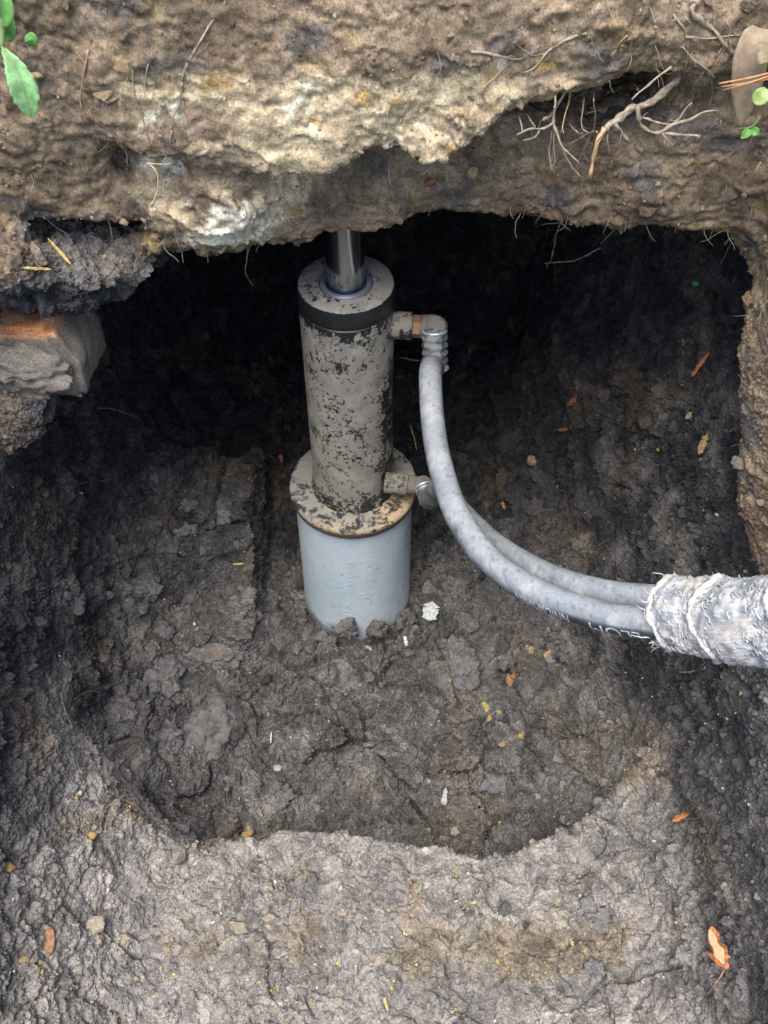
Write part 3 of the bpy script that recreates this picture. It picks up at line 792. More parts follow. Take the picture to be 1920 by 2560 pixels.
def cord(s_mid, slant, r0, r1, name='cord', wav=.0):
    pts_ = []
    for k in range(90):
        th = k / 89 * 2 * math.pi * 1.02
        s_ = s_mid + slant * math.cos(th) + wav * math.sin(3 * th + 1)
        kk = np.interp(s_, arc, np.arange(420)); k0 = int(min(418, kk))
        rr2 = base_r[k0] + .0008
        n_ = U_[k0] * math.cos(th) + B_[k0] * math.sin(th)
        c_ = P_[k0] + (P_[k0 + 1] - P_[k0]) * (kk - k0)
        pts_.append(c_ + n_ * (rr2 + .0008 * math.sin(th * 9)))
    pts_ = np.array(pts_); mb = MB()
    vv, q_, t_ = tube(pts_, np.interp(np.arange(90), [0, 45, 89], [r0, r1, r0]), 10)
    nn = fbm(vv.astype(np.float32), 260, 3, 111)
    ctr = np.repeat(pts_, 10, 0); ctr = np.concatenate((ctr, pts_[[0]], pts_[[-1]]))
    vv = ctr + (vv - ctr) * (1 + .9 * nn[:, None] + .5 * fbm(vv.astype(np.float32), 700, 2, 115)[:, None])
    c_ = np.array((.50, .475, .43))[None] * (1 + .35 * nn[:, None])
    mb.add(vv, np.concatenate((tri(q_), t_)), np.clip(c_, .1, .8))
    return adopt(obj(name, mb.mesh(name), M['fibre']), slv)
cord(.005, .006, .0020, .0034, wav=.003); cord(.058, .010, .0022, .0040, wav=.008); cord(.125, .012, .0022, .0040, wav=.006)
mb = MB()
for k in range(2600):
    s_ = RNG.uniform(0, .30); kk = int(np.interp(s_, arc, np.arange(420))); th = RNG.uniform(0, 2 * math.pi)
    n_ = U_[kk] * math.cos(th) + B_[kk] * math.sin(th); tg = -U_[kk] * math.sin(th) + B_[kk] * math.cos(th)
    p0 = P_[kk] + n_ * (base_r[kk] - .001); L_ = RNG.uniform(.003, .0075)
    d_ = n_ * RNG.uniform(.02, .22) + tg * RNG.normal(.8, .35) + T_[kk] * RNG.normal(.5, .35); d_ /= np.linalg.norm(d_)
    pp = [p0, p0 + d_ * L_ * .5 + n_ * .0012, p0 + d_ * L_ + RNG.normal(size=3) * .001]
    g_ = RNG.uniform(.30, .66)
    mb.tube(pp, [.0009, .0008, .0003], 3, (g_, g_ * .98, g_ * .95), caps=False)
for k in range(26):                                       # loose ends at the mouth of the sleeve
    th = RNG.uniform(0, 2 * math.pi); n_ = U_[2] * math.cos(th) + B_[2] * math.sin(th)
    p0 = P_[2] + n_ * .032; d_ = -T_[2] * RNG.uniform(.4, 1) + n_ * RNG.uniform(-.2, .5) + RNG.normal(size=3) * .3
    L_ = RNG.uniform(.006, .016)
    mb.tube([p0, p0 + d_ * L_ * .5, p0 + d_ * L_ + RNG.normal(size=3) * .002], [.0008, .0006, .0003], 4, (.6, .56, .5), caps=False)
ff = adopt(obj('frayed_fibres', mb.mesh('frayed_fibres'), M['fibre']), slv); ff['kind'] = 'stuff'
print('equipment', time.time() - T0)

# ------------------------------------------------------------------ the brick in the left-hand wall
br = thing('brick', 'broken orange brick caked with grey mortar sticking out of the left pit wall', 'brick', (-.361, -.124, .66))
def block(dims, cuts, seed, amp):
    bm = bmesh.new(); bmesh.ops.create_cube(bm, size=1)
    bmesh.ops.bevel(bm, geom=bm.edges[:], offset=.05, segments=2, affect='EDGES')
    bmesh.ops.subdivide_edges(bm, edges=bm.edges[:], cuts=cuts, use_grid_fill=True)
    bmesh.ops.triangulate(bm, faces=bm.faces[:])
    bm.verts.index_update()
    v = np.array([w.co[:] for w in bm.verts]) * np.array(dims); f = np.array([[w.index for w in t_.verts] for t_ in bm.faces]); bm.free()
    return v, f
v, f = block((.160, .098, .088), 13, 1, 0)
n_ = fbm(v.astype(np.float32), 45, 4, 120)[:, None]
v = v + v / np.linalg.norm(v, axis=1, keepdims=True) * (.005 * n_ + .0030 * fbm(v.astype(np.float32), 170, 3, 121)[:, None])
v[:, 0] -= np.where(v[:, 0] > 0, .028 * np.clip(-v[:, 2] / .05 * -1 + .0, 0, 1), 0)
rot = Matrix.Rotation(math.radians(2), 3, 'Y') @ Matrix.Rotation(math.radians(-3), 3, 'Z') @ Matrix.Rotation(math.radians(-4), 3, 'X')
R3 = np.array(rot)
bc = np.array((-.361, -.136, .712))
nb_ = fbm(v.astype(np.float32), 60, 3, 123); ns_ = fbm(v.astype(np.float32), 140, 2, 126)
topm = ss(.030, .042, v[:, 2] + .006 * nb_)
colb = lerp(np.tile(np.array((.21, .18, .145)), (len(v), 1)), np.array((.50, .225, .095)), topm)
colb = lerp(colb, np.array((.45, .37, .27)), topm * ss(.12, .4, nb_ + .5 * ns_))
colb = lerp(colb, np.array((.12, .115, .11)), (1 - topm) * ss(.0, .5, nb_) * .8)
adopt(obj('brick_body', mesh_np('brick_body', v @ R3.T + bc, f, colb), M['soil']), br)
vm, fm = ICO[5]
mv = rockify(vm, np.random.default_rng(5), 5, (.088, .030, .044), .26, .8)
mv = mv + (fbm(mv.astype(np.float32), 90, 3, 130)[:, None] * .004 + np.maximum(fbm(mv.astype(np.float32), (50, 50, 160), 2, 133), 0)[:, None] * .007 + (worley(mv.astype(np.float32), 110, 9, True)[3] * .0035)[:, None]) * vm
mcol = np.array((.215, .19, .155)) * (1 + .45 * fbm(mv.astype(np.float32), 120, 3, 135)[:, None])
adopt(obj('mortar_crust', mesh_np('mortar_crust', mv @ R3.T + bc + np.array((-.012, -.046, -.010)), fm, np.clip(mcol, .03, .5)), M['soil']), br)

# ------------------------------------------------------------------ clods lying about
CLODS = [  # px, py, half width mm, half depth mm, half height mm, tone, label
    (475, 1262, 19, 17, 9, 1.25, 'small pale square clod near the back left of the pit'),
    (566, 1290, 23, 17, 7, 1.2, 'star shaped pale clod on the left heap, facing the pile flange'),
    (462, 1328, 24, 14, 7, 1.15, 'flat pale flake of soil just below the small square clod'),
    (412, 1375, 38, 25, 11, .75, 'dark slab of soil on the left heap above a thin crack'),
    (376, 1478, 26, 20, 10, 1.1, 'wedge shaped tan grey clod at the left foot of the heap'),
    (410, 1578, 22, 18, 11, 1.0, 'lumpy clod beside a cluster of yellow grains on the heap'),
    (530, 1640, 62, 30, 15, 1.05, 'long grey slab split by a dark crack at the front of the heap'),
    (392, 1700, 46, 34, 17, 1.0, 'thick grey slab leaning on the left pit wall'),
    (520, 1835, 74, 58, 26, 1.0, 'largest rounded clod on the pit floor, at front left'),
    (405, 1850, 34, 36, 16, .85, 'brown grey clod between the largest clod and the left wall'),
    (865, 1692, 50, 28, 12, .95, 'flat dark slab in front of the pile'),
    (1140, 1660, 52, 46, 20, .95, 'big rough clod right of the slivers at the pile foot'),
    (1225, 1790, 34, 26, 16, .8, 'dark clod smeared with yellow sand on the pit floor'),
    (1275, 1648, 24, 15, 9, .85, 'small dark angular clod beside a rust brown flake'),
    (1472, 1968, 24, 26, 13, .9, 'pointed dark clod near the right end of the foreground lip'),
    (752, 1500, 24, 20, 17, .95, 'upright brown clod at the left foot of the pile'),
    (866, 1572, 22, 16, 18, .85, 'dark clod pressed against the front of the pile, left one of two'),
    (945, 1572, 17, 14, 26, .8, 'tall dark clod against the front of the pile, right one of two'),
    (700, 1990, 26, 20, 12, .95, 'small clod in the dip in front of the largest clod'),
    (1240, 1960, 26, 24, 12, .9, 'round dark clod near the grey sliver on the floor'),
    (1420, 1630, 22, 16, 8, .75, 'black clod at the foot of the right wall under the sleeve'),
    (1165, 1560, 20, 16, 10, .8, 'dark clod on the floor right of the white rusty shard'),
    (1490, 2290, 24, 22, 10, 1.2, 'grey flake at the right end of the foreground ledge'),
    (1480, 2440, 17, 20, 11, 1.2, 'upright grey crumb beside the dark crack at the bottom of the ledge'),
    (1705, 2392, 15, 13, 7, 1.5, 'pale grey cube of soil on the right wall near the big orange flake'),
]
tonec = np.array((.155, .148, .143))
for k, (px, py, hw, hd, hh, tone, lab) in enumerate(CLODS):
    p, n = at(px, py)
    if 'against' in lab: p, n = plane_y(px, py, -.104), Vector((0, -.5, .85))
    r = np.random.default_rng(300 + k)
    b4, f4 = ICO[5] if hw > 30 else ICO[4]
    v = rockify(b4, r, 9, (hw / 1000, hd / 1000, hh / 1000), .16, .70)
    vf = (v + r.uniform(0, 9, 3)).astype(np.float32)
    l1, l2, lc, lp = worley(vf, 60, 7, True); m1, m2, mc, mp = worley(vf, 150, 8, True)
    v = v + b4 * (.0030 * fbm(vf, 70, 3, 140) + .0016 * fbm(vf, 210, 2, 143) + .0035 * (np.clip((l2 - l1) / .25, 0, 1) - .7) + .0045 * lp + .0018 * mp + .002 * (mc - .5))[:, None]
    n_up = Vector(n).lerp(Vector((0, 0, 1)), .35).normalized()
    q_ = n_up.to_track_quat('Z', 'Y').to_matrix() @ Matrix.Rotation(r.uniform(-.35, .35), 3, 'Z')
    if hh > hw: q_ = Matrix.Identity(3)
    wv_ = v @ np.array(q_).T
    col = tonec * tone * (1 + .5 * (lc - .5)[:, None] * 0 + .4 * (mc - .5)[:, None]) * (1 + .30 * fbm(vf, 40, 3, 145) + .2 * fbm(vf, 200, 2, 148))[:, None]
    col = lerp(col, np.array((.19, .14, .085)), ss(.3, .6, fbm(vf, 25, 2, 150)) * .5)
    if 'yellow' in lab and 'smeared' in lab: col = lerp(col, np.array((.42, .32, .12)), ss(.15, .3, fbm(vf, 55, 2, 152)))
    o = obj('soil_clod', mesh_np('soil_clod', wv_, f4, np.clip(col, .02, .6)), M['soil'])
    o.location = p - n * (hh / 1000 * .15) if hh <= hw else p
    tag(o, lab, 'clod', 'loose clods in the pit')
r = np.random.default_rng(77)
lump_me = []; rub = MB()
for k in range(5):
    b4, f4 = ICO[4]; v = rockify(b4, r, 10, (1, .85, .75), .22, .62); vf = (v * .02 + r.uniform(0, 9, 3)).astype(np.float32)
    q1, q2, qc, qp = worley(vf, 110, 8, True); v = v + b4 * (.18 * qp + .12 * fbm(vf, 200, 2, 143) + .14 * (qc - .5))[:, None]
    lump_me.append((v, f4, np.clip(np.array((.135, .127, .120)) * r.uniform(.7, 1.2) * (1 + .5 * (qc - .5))[:, None], .02, .5)))
for k in range(46):
    a_ = r.uniform(-math.pi * 1.02, .12) if k < 34 else r.uniform(-2.6, -.4); rd = r.uniform(.098, .128) if k < 34 else r.uniform(.12, .20)
    x_, y_ = rd * math.cos(a_), rd * math.sin(a_)
    h_ = cast(Vector((x_, y_, .30)), Vector((0, 0, -1)))
    s_ = r.uniform(.006, .0135) * (1 if k < 34 else .8)
    me_ = lump_me[k % 5]; R_ = np.array((Matrix.Rotation(r.uniform(0, 6), 3, 'Z') @ Matrix.Rotation(r.uniform(-.5, .5), 3, 'X')))
    rub.add(me_[0] * np.array((s_, s_, s_ * r.uniform(.8, 1.3))) @ R_.T + np.array(h_[1]) + np.array((0, 0, s_ * .45)), me_[1], me_[2])
tag(obj('soil_rubble', rub.mesh('soil_rubble'), M['soil']), 'small loose lumps of dark soil heaped round the foot of the pile', 'rubble', kind='stuff')
print('clods', time.time() - T0)

# ------------------------------------------------------------------ chips, slivers and stones
t = NT('orange_wood'); g_ = t.noise(300, 4, .6, 0, t.mapped((1, 1, 1)))
def m_plain(name, c, var=.35, rough=.8, scale=220):
    t = NT(name); f_ = t.rng(t.noise(scale, 5, .65), .35, .65)
    return t.out(t.mix(f_, tuple(k * (1 - var) for k in c), tuple(min(1, k * (1 + var)) for k in c)), rough, 0, .25, t.noise(scale * 2, 4), .3, .0006)
M['orange'] = m_plain('orange_wood_flake', (.50, .20, .08)); M['orange_pale'] = m_plain('peach_wood_core', (.80, .47, .26), .15)
M['rust'] = m_plain('rust_brown_bark', (.24, .095, .05)); M['tanstone'] = m_plain('tan_stone', (.36, .26, .14)); M['ochre'] = m_plain('ochre_stone', (.42, .27, .115))
M['white'] = m_plain('white_flake', (.52, .55, .53), .3); M['grey'] = m_plain('pale_grey_sliver', (.36, .38, .37), .2)
M['straw'] = m_plain('straw', (.62, .44, .15), .25); M['greenbit'] = m_plain('green_leaf_bit', (.10, .36, .13)); M['brownsliver'] = m_plain('brown_sliver', (.30, .16, .09))
def flake(L, Wd, th, r, taper=.35, curl=.12, nu=14, nw=5):
    """a thin curved chip with a ragged outline and real thickness"""
    u = np.linspace(-1, 1, nu); w = np.linspace(-1, 1, nw)
    wid = (1 - taper * np.abs(u) ** 2) * (1 - .85 * np.clip(np.abs(u) - .72, 0, 1) / .28) * (1 + .18 * r.normal(size=nu)); wid[[0, -1]] *= .35
    top = np.stack((np.repeat((u * L)[:, None], nw, 1), wid[:, None] * w[None] * Wd, curl * L * (1 - u[:, None] ** 2) * .6 - .25 * Wd * (w[None] ** 2) + r.normal(size=(nu, nw)) * th * .25), -1)
    bot = top.copy(); bot[..., 2] -= th
    v = np.concatenate((top.reshape(-1, 3), bot.reshape(-1, 3))); o_ = nu * nw
    f = []
    for a in range(nu - 1):
        for b2 in range(nw - 1):
            k = a * nw + b2; f += [(k, k + nw, k + nw + 1, k + 1), (o_ + k, o_ + k + 1, o_ + k + nw + 1, o_ + k + nw)]
        f += [(a * nw, o_ + a * nw, o_ + (a + 1) * nw, (a + 1) * nw), (a * nw + nw - 1, (a + 1) * nw + nw - 1, o_ + (a + 1) * nw + nw - 1, o_ + a * nw + nw - 1)]
    for b2 in range(nw - 1):
        f += [(b2, b2 + 1, o_ + b2 + 1, o_ + b2), ((nu - 1) * nw + b2, o_ + (nu - 1) * nw + b2, o_ + (nu - 1) * nw + b2 + 1, (nu - 1) * nw + b2 + 1)]
    return v, np.array(f)
def on_surface(v, p, n, ang_px, lift=.002, px=None):
    """lay a piece flat on the earth at p; ang_px turns its long axis as seen in plan on that face"""
    right = Vector((1, 0, 0)); right = (right - n * right.dot(n)).normalized(); upv = n.cross(right)
    d = right * math.cos(ang_px) + upv * math.sin(ang_px); e = n.cross(d)
    R_ = np.array((d, e, n)).T
    return v @ R_.T, Vector(p) + n * lift
def chip(name, label, cat, px, py, Lmm, Wmm, ang, mat, th=1.6, shape='flake', seed=0, group=None, curl=.12, lift=.002):
    r = np.random.default_rng(900 + seed + px); p, n = at(px, py)
    Lmm, Wmm, th = Lmm * .85, Wmm * .85, th * .8
    if shape == 'flake': v, f = flake(Lmm / 1000, Wmm / 1000, th / 1000, r, curl=curl); f = tri(f)
    else: v = rockify(ICO[3][0], r, 8, (Lmm / 1000, Wmm / 1000, th / 1000), .15, .7); f = ICO[3][1]
    v, loc = on_surface(v, p, n, math.radians(ang), lift)
    o = obj(name, mesh_np(name, v, f, None, shape != 'flake'), M[mat]); o.location = loc
    return tag(o, label, cat, group)
chip('wood_flake', 'orange splinter of wood on the right wall below the sleeve', 'flake', 1706, 2046, 15, 5, 8, 'orange', seed=2, lift=.005)
chip('wood_flake', 'long thin orange splinter lying slantwise among crumbs high on the right wall', 'flake', 1757, 913, 24, 3.5, 42, 'orange', seed=3, lift=.006)
chip('wood_flake', 'short tan chip under the long orange splinter on the right wall', 'flake', 1728, 1040, 8, 4, 40, 'tanstone', seed=4, lift=.006)
chip('wood_flake', 'ochre crumbling chip on the right wall above the tan streak', 'flake', 1763, 1112, 17, 6, 62, 'ochre', seed=5, lift=.006)
chip('wood_flake', 'dull brown chip in the dark part of the right wall', 'flake', 1434, 1000, 17, 5, 52, 'rust', seed=6, lift=.004)
chip('wood_flake', 'thin rust coloured twig piece below the dull brown chip on the dark right wall', 'flake', 1410, 1073, 14, 3, 15, 'rust', seed=7, lift=.004)
chip('wood_flake', 'small orange sliver in the dark behind the upper hose', 'flake', 1176, 880, 11, 3, -75, 'orange', seed=8, lift=.004)
chip('wood_flake', 'dim orange sliver in the dark left of the jack barrel', 'flake', 678, 903, 15, 4, -60, 'rust', seed=9, lift=.004)
chip('wood_flake', 'bright orange chip in the shade left of the base flange', 'flake', 702, 1148, 10, 5, -75, 'orange', seed=10, lift=.004)
chip('wood_flake', 'tiny orange sliver in the dark right of the hoses', 'flake', 1258, 1264, 9, 3, -70, 'orange', seed=11, lift=.004)
chip('wood_flake', 'rust brown bark flake on the floor below the hoses', 'flake', 1284, 1702, 19, 14, 10, 'brownsliver', seed=12, lift=.004)
chip('stone', 'squarish tan stone on the floor below the printed hose', 'stone', 1378, 1642, 18, 15, 20, 'tanstone', 8, 'rock', 13)
chip('stone', 'smaller pale tan stone left of the squarish tan stone', 'stone', 1327, 1624, 10, 9, 60, 'tanstone', 6, 'rock', 14)
chip('stone', 'small orange stone near the middle of the pit floor', 'stone', 1304, 1842, 9, 8, 0, 'ochre', 6, 'rock', 15)
chip('stone', 'tan angular stone in the dark floor right of the lower port', 'stone', 1330, 1150, 16, 13, 30, 'tanstone', 8, 'rock', 16)
chip('stone', 'ochre stone left of the small orange stone on the floor', 'stone', 1255, 1862, 8, 8, 0, 'tanstone', 5, 'rock', 17)
chip('leaf_bit', 'bright green leaf fragment stuck high on the dark right wall', 'leaf', 1742, 708, 7, 5, 100, 'greenbit', 1, seed=18, lift=.005)
sh = thing('shard', 'ragged white shard with a rusty patch right of the pile foot', 'shard', at(1076, 1530)[0])
p_, n_ = at(1076, 1530)
for nm, L_, W_, mt, lf, off in (('white_sheet', .019, .013, 'white', .006, 0), ('rust_patch', .009, .007, 'orange', .0085, -.008)):
    v, f = flake(L_, W_, .0016, np.random.default_rng(11), curl=.08); v, loc = on_surface(v, p_, n_, math.radians(80), lf)
    o = obj(nm, mesh_np(nm, v + np.array((0, 0, off)), tri(f), None, False), M[mt]); o.parent = sh; o.location = loc - Vector(sh.location)
chip('sliver', 'upright white sliver in the soil below the rusty shard', 'sliver', 1014, 1604, 11, 3.5, 100, 'white', 1.5, seed=20, lift=.004)
chip('sliver', 'pale sliver lying at the foot of the pile, right one of two', 'sliver', 950, 1632, 9, 3.5, -12, 'grey', 1.5, seed=21, lift=.004)
chip('sliver', 'pale sliver lying at the foot of the pile, left one of two', 'sliver', 922, 1622, 9, 4, -28, 'grey', 1.5, seed=22, lift=.004)
chip('sliver', 'long grey sliver standing on the floor behind the foreground lip', 'sliver', 1112, 1996, 20, 5, 80, 'grey', 2, seed=23, lift=.004)
chip('sliver', 'thin white thread like sliver beside the largest clod', 'sliver', 680, 1842, 12, 1.6, 85, 'white', 1, seed=24, lift=.004)
chip('sliver', 'small pale chip with a whitish face below the thread like sliver', 'sliver', 693, 1921, 8, 7, 20, 'grey', 2, seed=25, lift=.003)
chip('straw', 'thin pale straw on the left heap beside the pile', 'straw', 598, 1410, 14, 1.8, 3, 'straw', 1.2, seed=26, lift=.004)
chip('straw', 'yellow straw lying level on the earth clump above the brick', 'straw', 88, 668, 17, 1.5, -12, 'straw', 1.4, seed=27, lift=.006, curl=.02)
chip('straw', 'brownish straw slanting over the hollow above the brick', 'straw', 148, 630, 20, 1.7, -50, 'straw', 1.4, seed=28, lift=.006, curl=.02)
chip('straw', 'short straw stuck upright in the middle of the foreground ledge', 'straw', 517, 2203, 9, 1.2, 75, 'straw', 1.2, seed=29, lift=.003)
chip('straw', 'orange straw at the bottom of the foreground ledge', 'straw', 965, 2512, 12, 1.6, -70, 'straw', 1.3, seed=30, lift=.003)
chip('straw', 'tiny white straw on the dark slope at the right of the lip', 'straw', 1420, 2058, 7, 1.2, 20, 'white', 1, seed=31, lift=.003)
chip('wood_chip', 'pale pitted wood chip beside the green leaf', 'chip', 92, 184, 7.5, 3, -8, 'tanstone', 4, 'rock', 32, lift=.003)
chip('stone', 'yellow broken stone on the left side of the ledge', 'stone', 22, 2168, 8, 11, 70, 'ochre', 5, 'rock', 33)
chip('stone', 'tan flat stone in the bottom left corner of the ledge', 'stone', 58, 2405, 11, 8, 0, 'tanstone', 5, 'rock', 34)
chip('stone', 'yellow lump with scattered grains behind the left part of the ledge', 'stone', 622, 2085, 13, 9, 15, 'ochre', 5, 'rock', 35)
chip('stone', 'brown oval stone half buried at the left of the ledge', 'stone', 121, 2350, 10, 22, 10, 'brownsliver', 6, 'rock', 36)
chip('stone', 'yellow stone above the dark patch on the left slope', 'stone', 228, 2092, 10, 8, 15, 'ochre', 5, 'rock', 37)
chip('stone', 'red brick fragment in the shaded face under the footing', 'stone', 1076, 452, 8, 6, 10, 'rust', 5, 'rock', 38)
chip('stone', 'tan stone in the shaded face right of the red fragment', 'stone', 1180, 432, 9, 9, 50, 'tanstone', 5, 'rock', 39)
print('chips', time.time() - T0)

# ------------------------------------------------------------------ roots
RC = (.31, .255, .185)
def root_mesh(name, strands, r, surf=None, col=RC, seg=6):
    """strands: list of (points px, r0, r1, y) ; y None = lies on the earth; else hangs in the plane y"""
    mb = MB()
    for pts_, r0, r1, yy in strands:
        W3 = []
        for k, (px, py) in enumerate(pts_):
            if yy is None:
                p, n = at(px, py); W3.append(p + n * (max(r0, r1) * .8 + .0008))
            else:
                y2 = yy[0] + (yy[1] - yy[0]) * k / max(1, len(pts_) - 1); W3.append(plane_y(px, py, y2))
        L_ = sum((W3[k + 1] - W3[k]).length for k in range(len(W3) - 1))
        n2 = max(6, int(L_ / .004)); sp_ = spline(W3, n2)
        sp_ = sp_ + r.normal(size=sp_.shape) * min(.0012, max(r0, .0006) * .55)
        sp_[1:-1] = (sp_[:-2] + sp_[2:] + 2 * sp_[1:-1]) / 4
        rad_ = np.linspace(r0, r1, n2) * (1 + .24 * r.normal(size=n2))
        g = 1 + .25 * r.normal(size=(n2 * seg + 2, 1))
        mb.tube(sp_, np.abs(rad_), seg, np.clip(np.array(col) * g, .03, .7))
        if r0 > .0007:                                     # crumbs of soil clinging and short rootlets
            for k in range(3, n2, 4):
                if r.random() < .55:
                    d_ = Vector(r.normal(size=3)).normalized(); p0 = Vector(sp_[k])
                    mb.tube([p0, p0 + d_ * r.uniform(.003, .008), p0 + d_ * r.uniform(.006, .013) + Vector((0, 0, -.003))], [rad_[k] * .4, rad_[k] * .28, .00015], 4, col, caps=False)
    return mb.mesh(name)
def root(label, strands, seed, col=RC, surf_parent=None):
    r = np.random.default_rng(seed)
    o = obj('root', root_mesh('root', strands, r, col=col), M['root'])
    return tag(o, label, 'root', 'roots hanging from the earth')
def c5(*a): return [(1250 + x_ / 2.765, 150 + y_ / 2.765) for x_, y_ in a]
def c1(*a): return [(x_ / 1.728, y_ / 1.728) for x_, y_ in a]
def c2_(*a): return [(960 + x_ / 1.728, y_ / 1.728) for x_, y_ in a]
def c8(*a): return [(x_ / 2.074, 1100 + y_ / 2.074) for x_, y_ in a]
HY = (-.130, -.176)
main = thing('root', 'thick broken root with a peeled orange tip hanging below the bank at upper right', 'root', plane_y(1250 + 910 / 2.765, 150 + 330 / 2.765, -.17), 'roots hanging from the earth')
r = np.random.default_rng(61)
adopt(obj('stem', root_mesh('stem', [(c5((1240, 40), (1210, 130), (1130, 230), (1010, 310), (900, 340), (800, 420), (725, 478)), .0034, .0029, (-.118, -.182))], r, seg=10), M['root']), main)
adopt(obj('peeled_tip', root_mesh('peeled_tip', [(c5((735, 465), (690, 540), (660, 630), (640, 710), (608, 812)), .0029, .0019, (-.182, -.186))], r, col=(.50, .31, .16), seg=10), M['root']), main)
for st in ([(c5((950, 335), (955, 430), (1010, 480), (1100, 500), (1200, 440), (1300, 400), (1400, 360), (1500, 330)), .0022, .0008, (-.180, -.19))],
           [(c5((1100, 500), (1250, 515), (1390, 520)), .0014, .0011, (-.185, -.19)), (c5((1120, 500), (1160, 560), (1200, 590)), .001, .0005, (-.186, -.188)), (c5((1140, 530), (1140, 585)), .0008, .0004, (-.186, -.188))],
           [(c5((990, 395), (1100, 435), (1200, 442), (1260, 360), (1320, 300)), .0012, .0007, (-.182, -.18))],
           [(c5((800, 440), (830, 500), (885, 565)), .0014, .0014, (-.178, -.176)), (c5((740, 520), (750, 590), (755, 655)), .0006, .0004, (-.18, -.18))],
           [(c5((1180, 50), (1040, 160), (905, 270)), .0012, .0006, (-.155, -.172))]):
    adopt(obj('rootlet', root_mesh('rootlet', st, r), M['root']), main)
clus = thing('root', 'tangle of pale forked rootlets hanging left of the thick broken root', 'root', plane_y(1425, 200, -.17), 'roots hanging from the earth')
for st in ([(c5((475, 80), (450, 200), (400, 300), (375, 360), (380, 450), (410, 520), (430, 600), (480, 650), (550, 720)), .0020, .0007, HY)],
           [(c5((375, 435), (280, 480), (200, 470), (120, 520)), .0012, .0008, (-.172, -.18)), (c5((280, 480), (230, 540), (175, 555)), .0010, .0006, (-.174, -.176))],
           [(c5((440, 600), (520, 560), (620, 500), (680, 490)), .0009, .0006, HY), (c5((540, 700), (620, 530), (655, 440), (650, 270)), .0008, .0006, HY)],
           [(c5((360, 470), (345, 600), (350, 720), (365, 760)), .0008, .0004, HY), (c5((375, 470), (372, 600), (385, 700), (360, 740)), .0007, .0003, HY), (c5((430, 600), (460, 680), (500, 740), (555, 800)), .0007, .0004, HY)],
           [(c5((370, 350), (340, 390), (300, 410)), .0012, .0012, HY), (c5((405, 130), (392, 220), (380, 330)), .0009, .0008, HY)]):
    adopt(obj('rootlet', root_mesh('rootlet', st, r), M['root']), clus)
root('short knobbly rootlet hanging at the left end of the shaded hollow', [(c5((128, 330), (135, 400), (152, 485)), .0008, .0006, HY), (c5((165, 335), (200, 400), (240, 465)), .0008, .0005, HY)], 70)
root('thin knobbed rootlet hanging just left of the broken root', [(c5((580, 250), (570, 380), (560, 460), (600, 500)), .0009, .0005, HY)], 71)
root('yellowish hairy rootlet between the forked tangle and the thin knobbed one', [(c5((490, 190), (470, 320), (430, 450), (440, 500)), .0008, .0005, HY), (c5((470, 430), (520, 490), (570, 515)), .0007, .0005, HY)], 72, (.40, .30, .14))
root('long thin brown root running down the bank left of the footing', [(c1((975, 0), (920, 90), (860, 185), (800, 290), (785, 350)), .0012, .0009, None), (c1((785, 350), (770, 440), (740, 550), (755, 690)), .0010, .0006, None), (c1((745, 560), (735, 620), (770, 690)), .0006, .0004, None)], 73)
root('single thin rootlet right of the green leaf', [(c1((385, 215), (370, 300), (350, 400), (345, 450), (358, 505)), .0009, .0004, None), (c1((335, 225), (372, 275)), .0005, .0004, None)], 74, (.40, .28, .18))
root('pale bent rootlet hanging in the cleft left of the white lump', [(c1((640, 705), (675, 740), (685, 800), (665, 870), (640, 890)), .0009, .0006, (-.170, -.178)), (c1((635, 705), (740, 712)), .0007, .0005, (-.170, -.172))], 75, (.46, .38, .27))
root('straight hairline rootlet above the cleft in the bank', [(c1((572, 300), (580, 400), (620, 520), (650, 640)), .0006, .0004, None)], 76)
root('hairy rootlet in a ball of soil on the bank', [(c1((660, 225), (635, 290), (625, 350), (628, 420)), .0006, .0003, None)], 77)
root('wiry root lying across the top of the bank above the hollow', [(c2_((380, 222), (470, 240), (560, 255), (600, 250)), .0014, .0009, None), (c2_((555, 255), (490, 320), (420, 390), (430, 430)), .0010, .0005, None)], 78)
root('forked twig of root on the bank above the rootlet tangle', [(c2_((870, 140), (780, 175), (710, 220), (650, 290), (600, 310)), .0013, .0007, None), (c2_((700, 225), (640, 240), (560, 180)), .0008, .0004, None)], 79)
root('ragged mat of fine roots at the top right of the bank', [(c2_((1330, 10), (1320, 60), (1380, 90), (1440, 150), (1500, 220), (1560, 250)), .0024, .0014, None), (c2_((1300, 160), (1400, 170), (1460, 160), (1540, 150)), .0010, .0005, None),
      (c2_((1290, 200), (1340, 260), (1400, 300), (1420, 400), (1400, 470)), .0008, .0005, None), (c2_((1480, 90), (1490, 150), (1430, 250)), .0008, .0005, None), (c2_((1250, 60), (1300, 130), (1310, 210), (1300, 300)), .0009, .0005, None)], 80)
root('small ochre forked root left of the root mat', [(c2_((1085, 150), (1060, 200), (1050, 280)), .0006, .0004, None), (c2_((1050, 150), (1010, 190), (1000, 240)), .0005, .0003, None), (c2_((1060, 200), (1020, 195)), .0005, .0003, None)], 81, (.45, .30, .12))
root('fine hanging rootlets right of the pale root fork', [(c2_((1450, 520), (1460, 560), (1470, 590)), .0007, .0003, None), (c2_((1440, 530), (1410, 545), (1400, 560)), .0006, .0003, None)], 82)
root('wispy roots dangling from the cave roof on the dark right side', [([(1450, 520), (1400, 560), (1380, 640), (1365, 670)], .0009, .0004, (.02, .06)), ([(1560, 545), (1530, 580), (1500, 610)], .0009, .0004, (.02, .0)), ([(1640, 530), (1600, 545), (1572, 565)], .0011, .0005, (.0, .0)), ([(1500, 620), (1440, 650), (1360, 658)], .0009, .0006, (.04, .06))], 83)
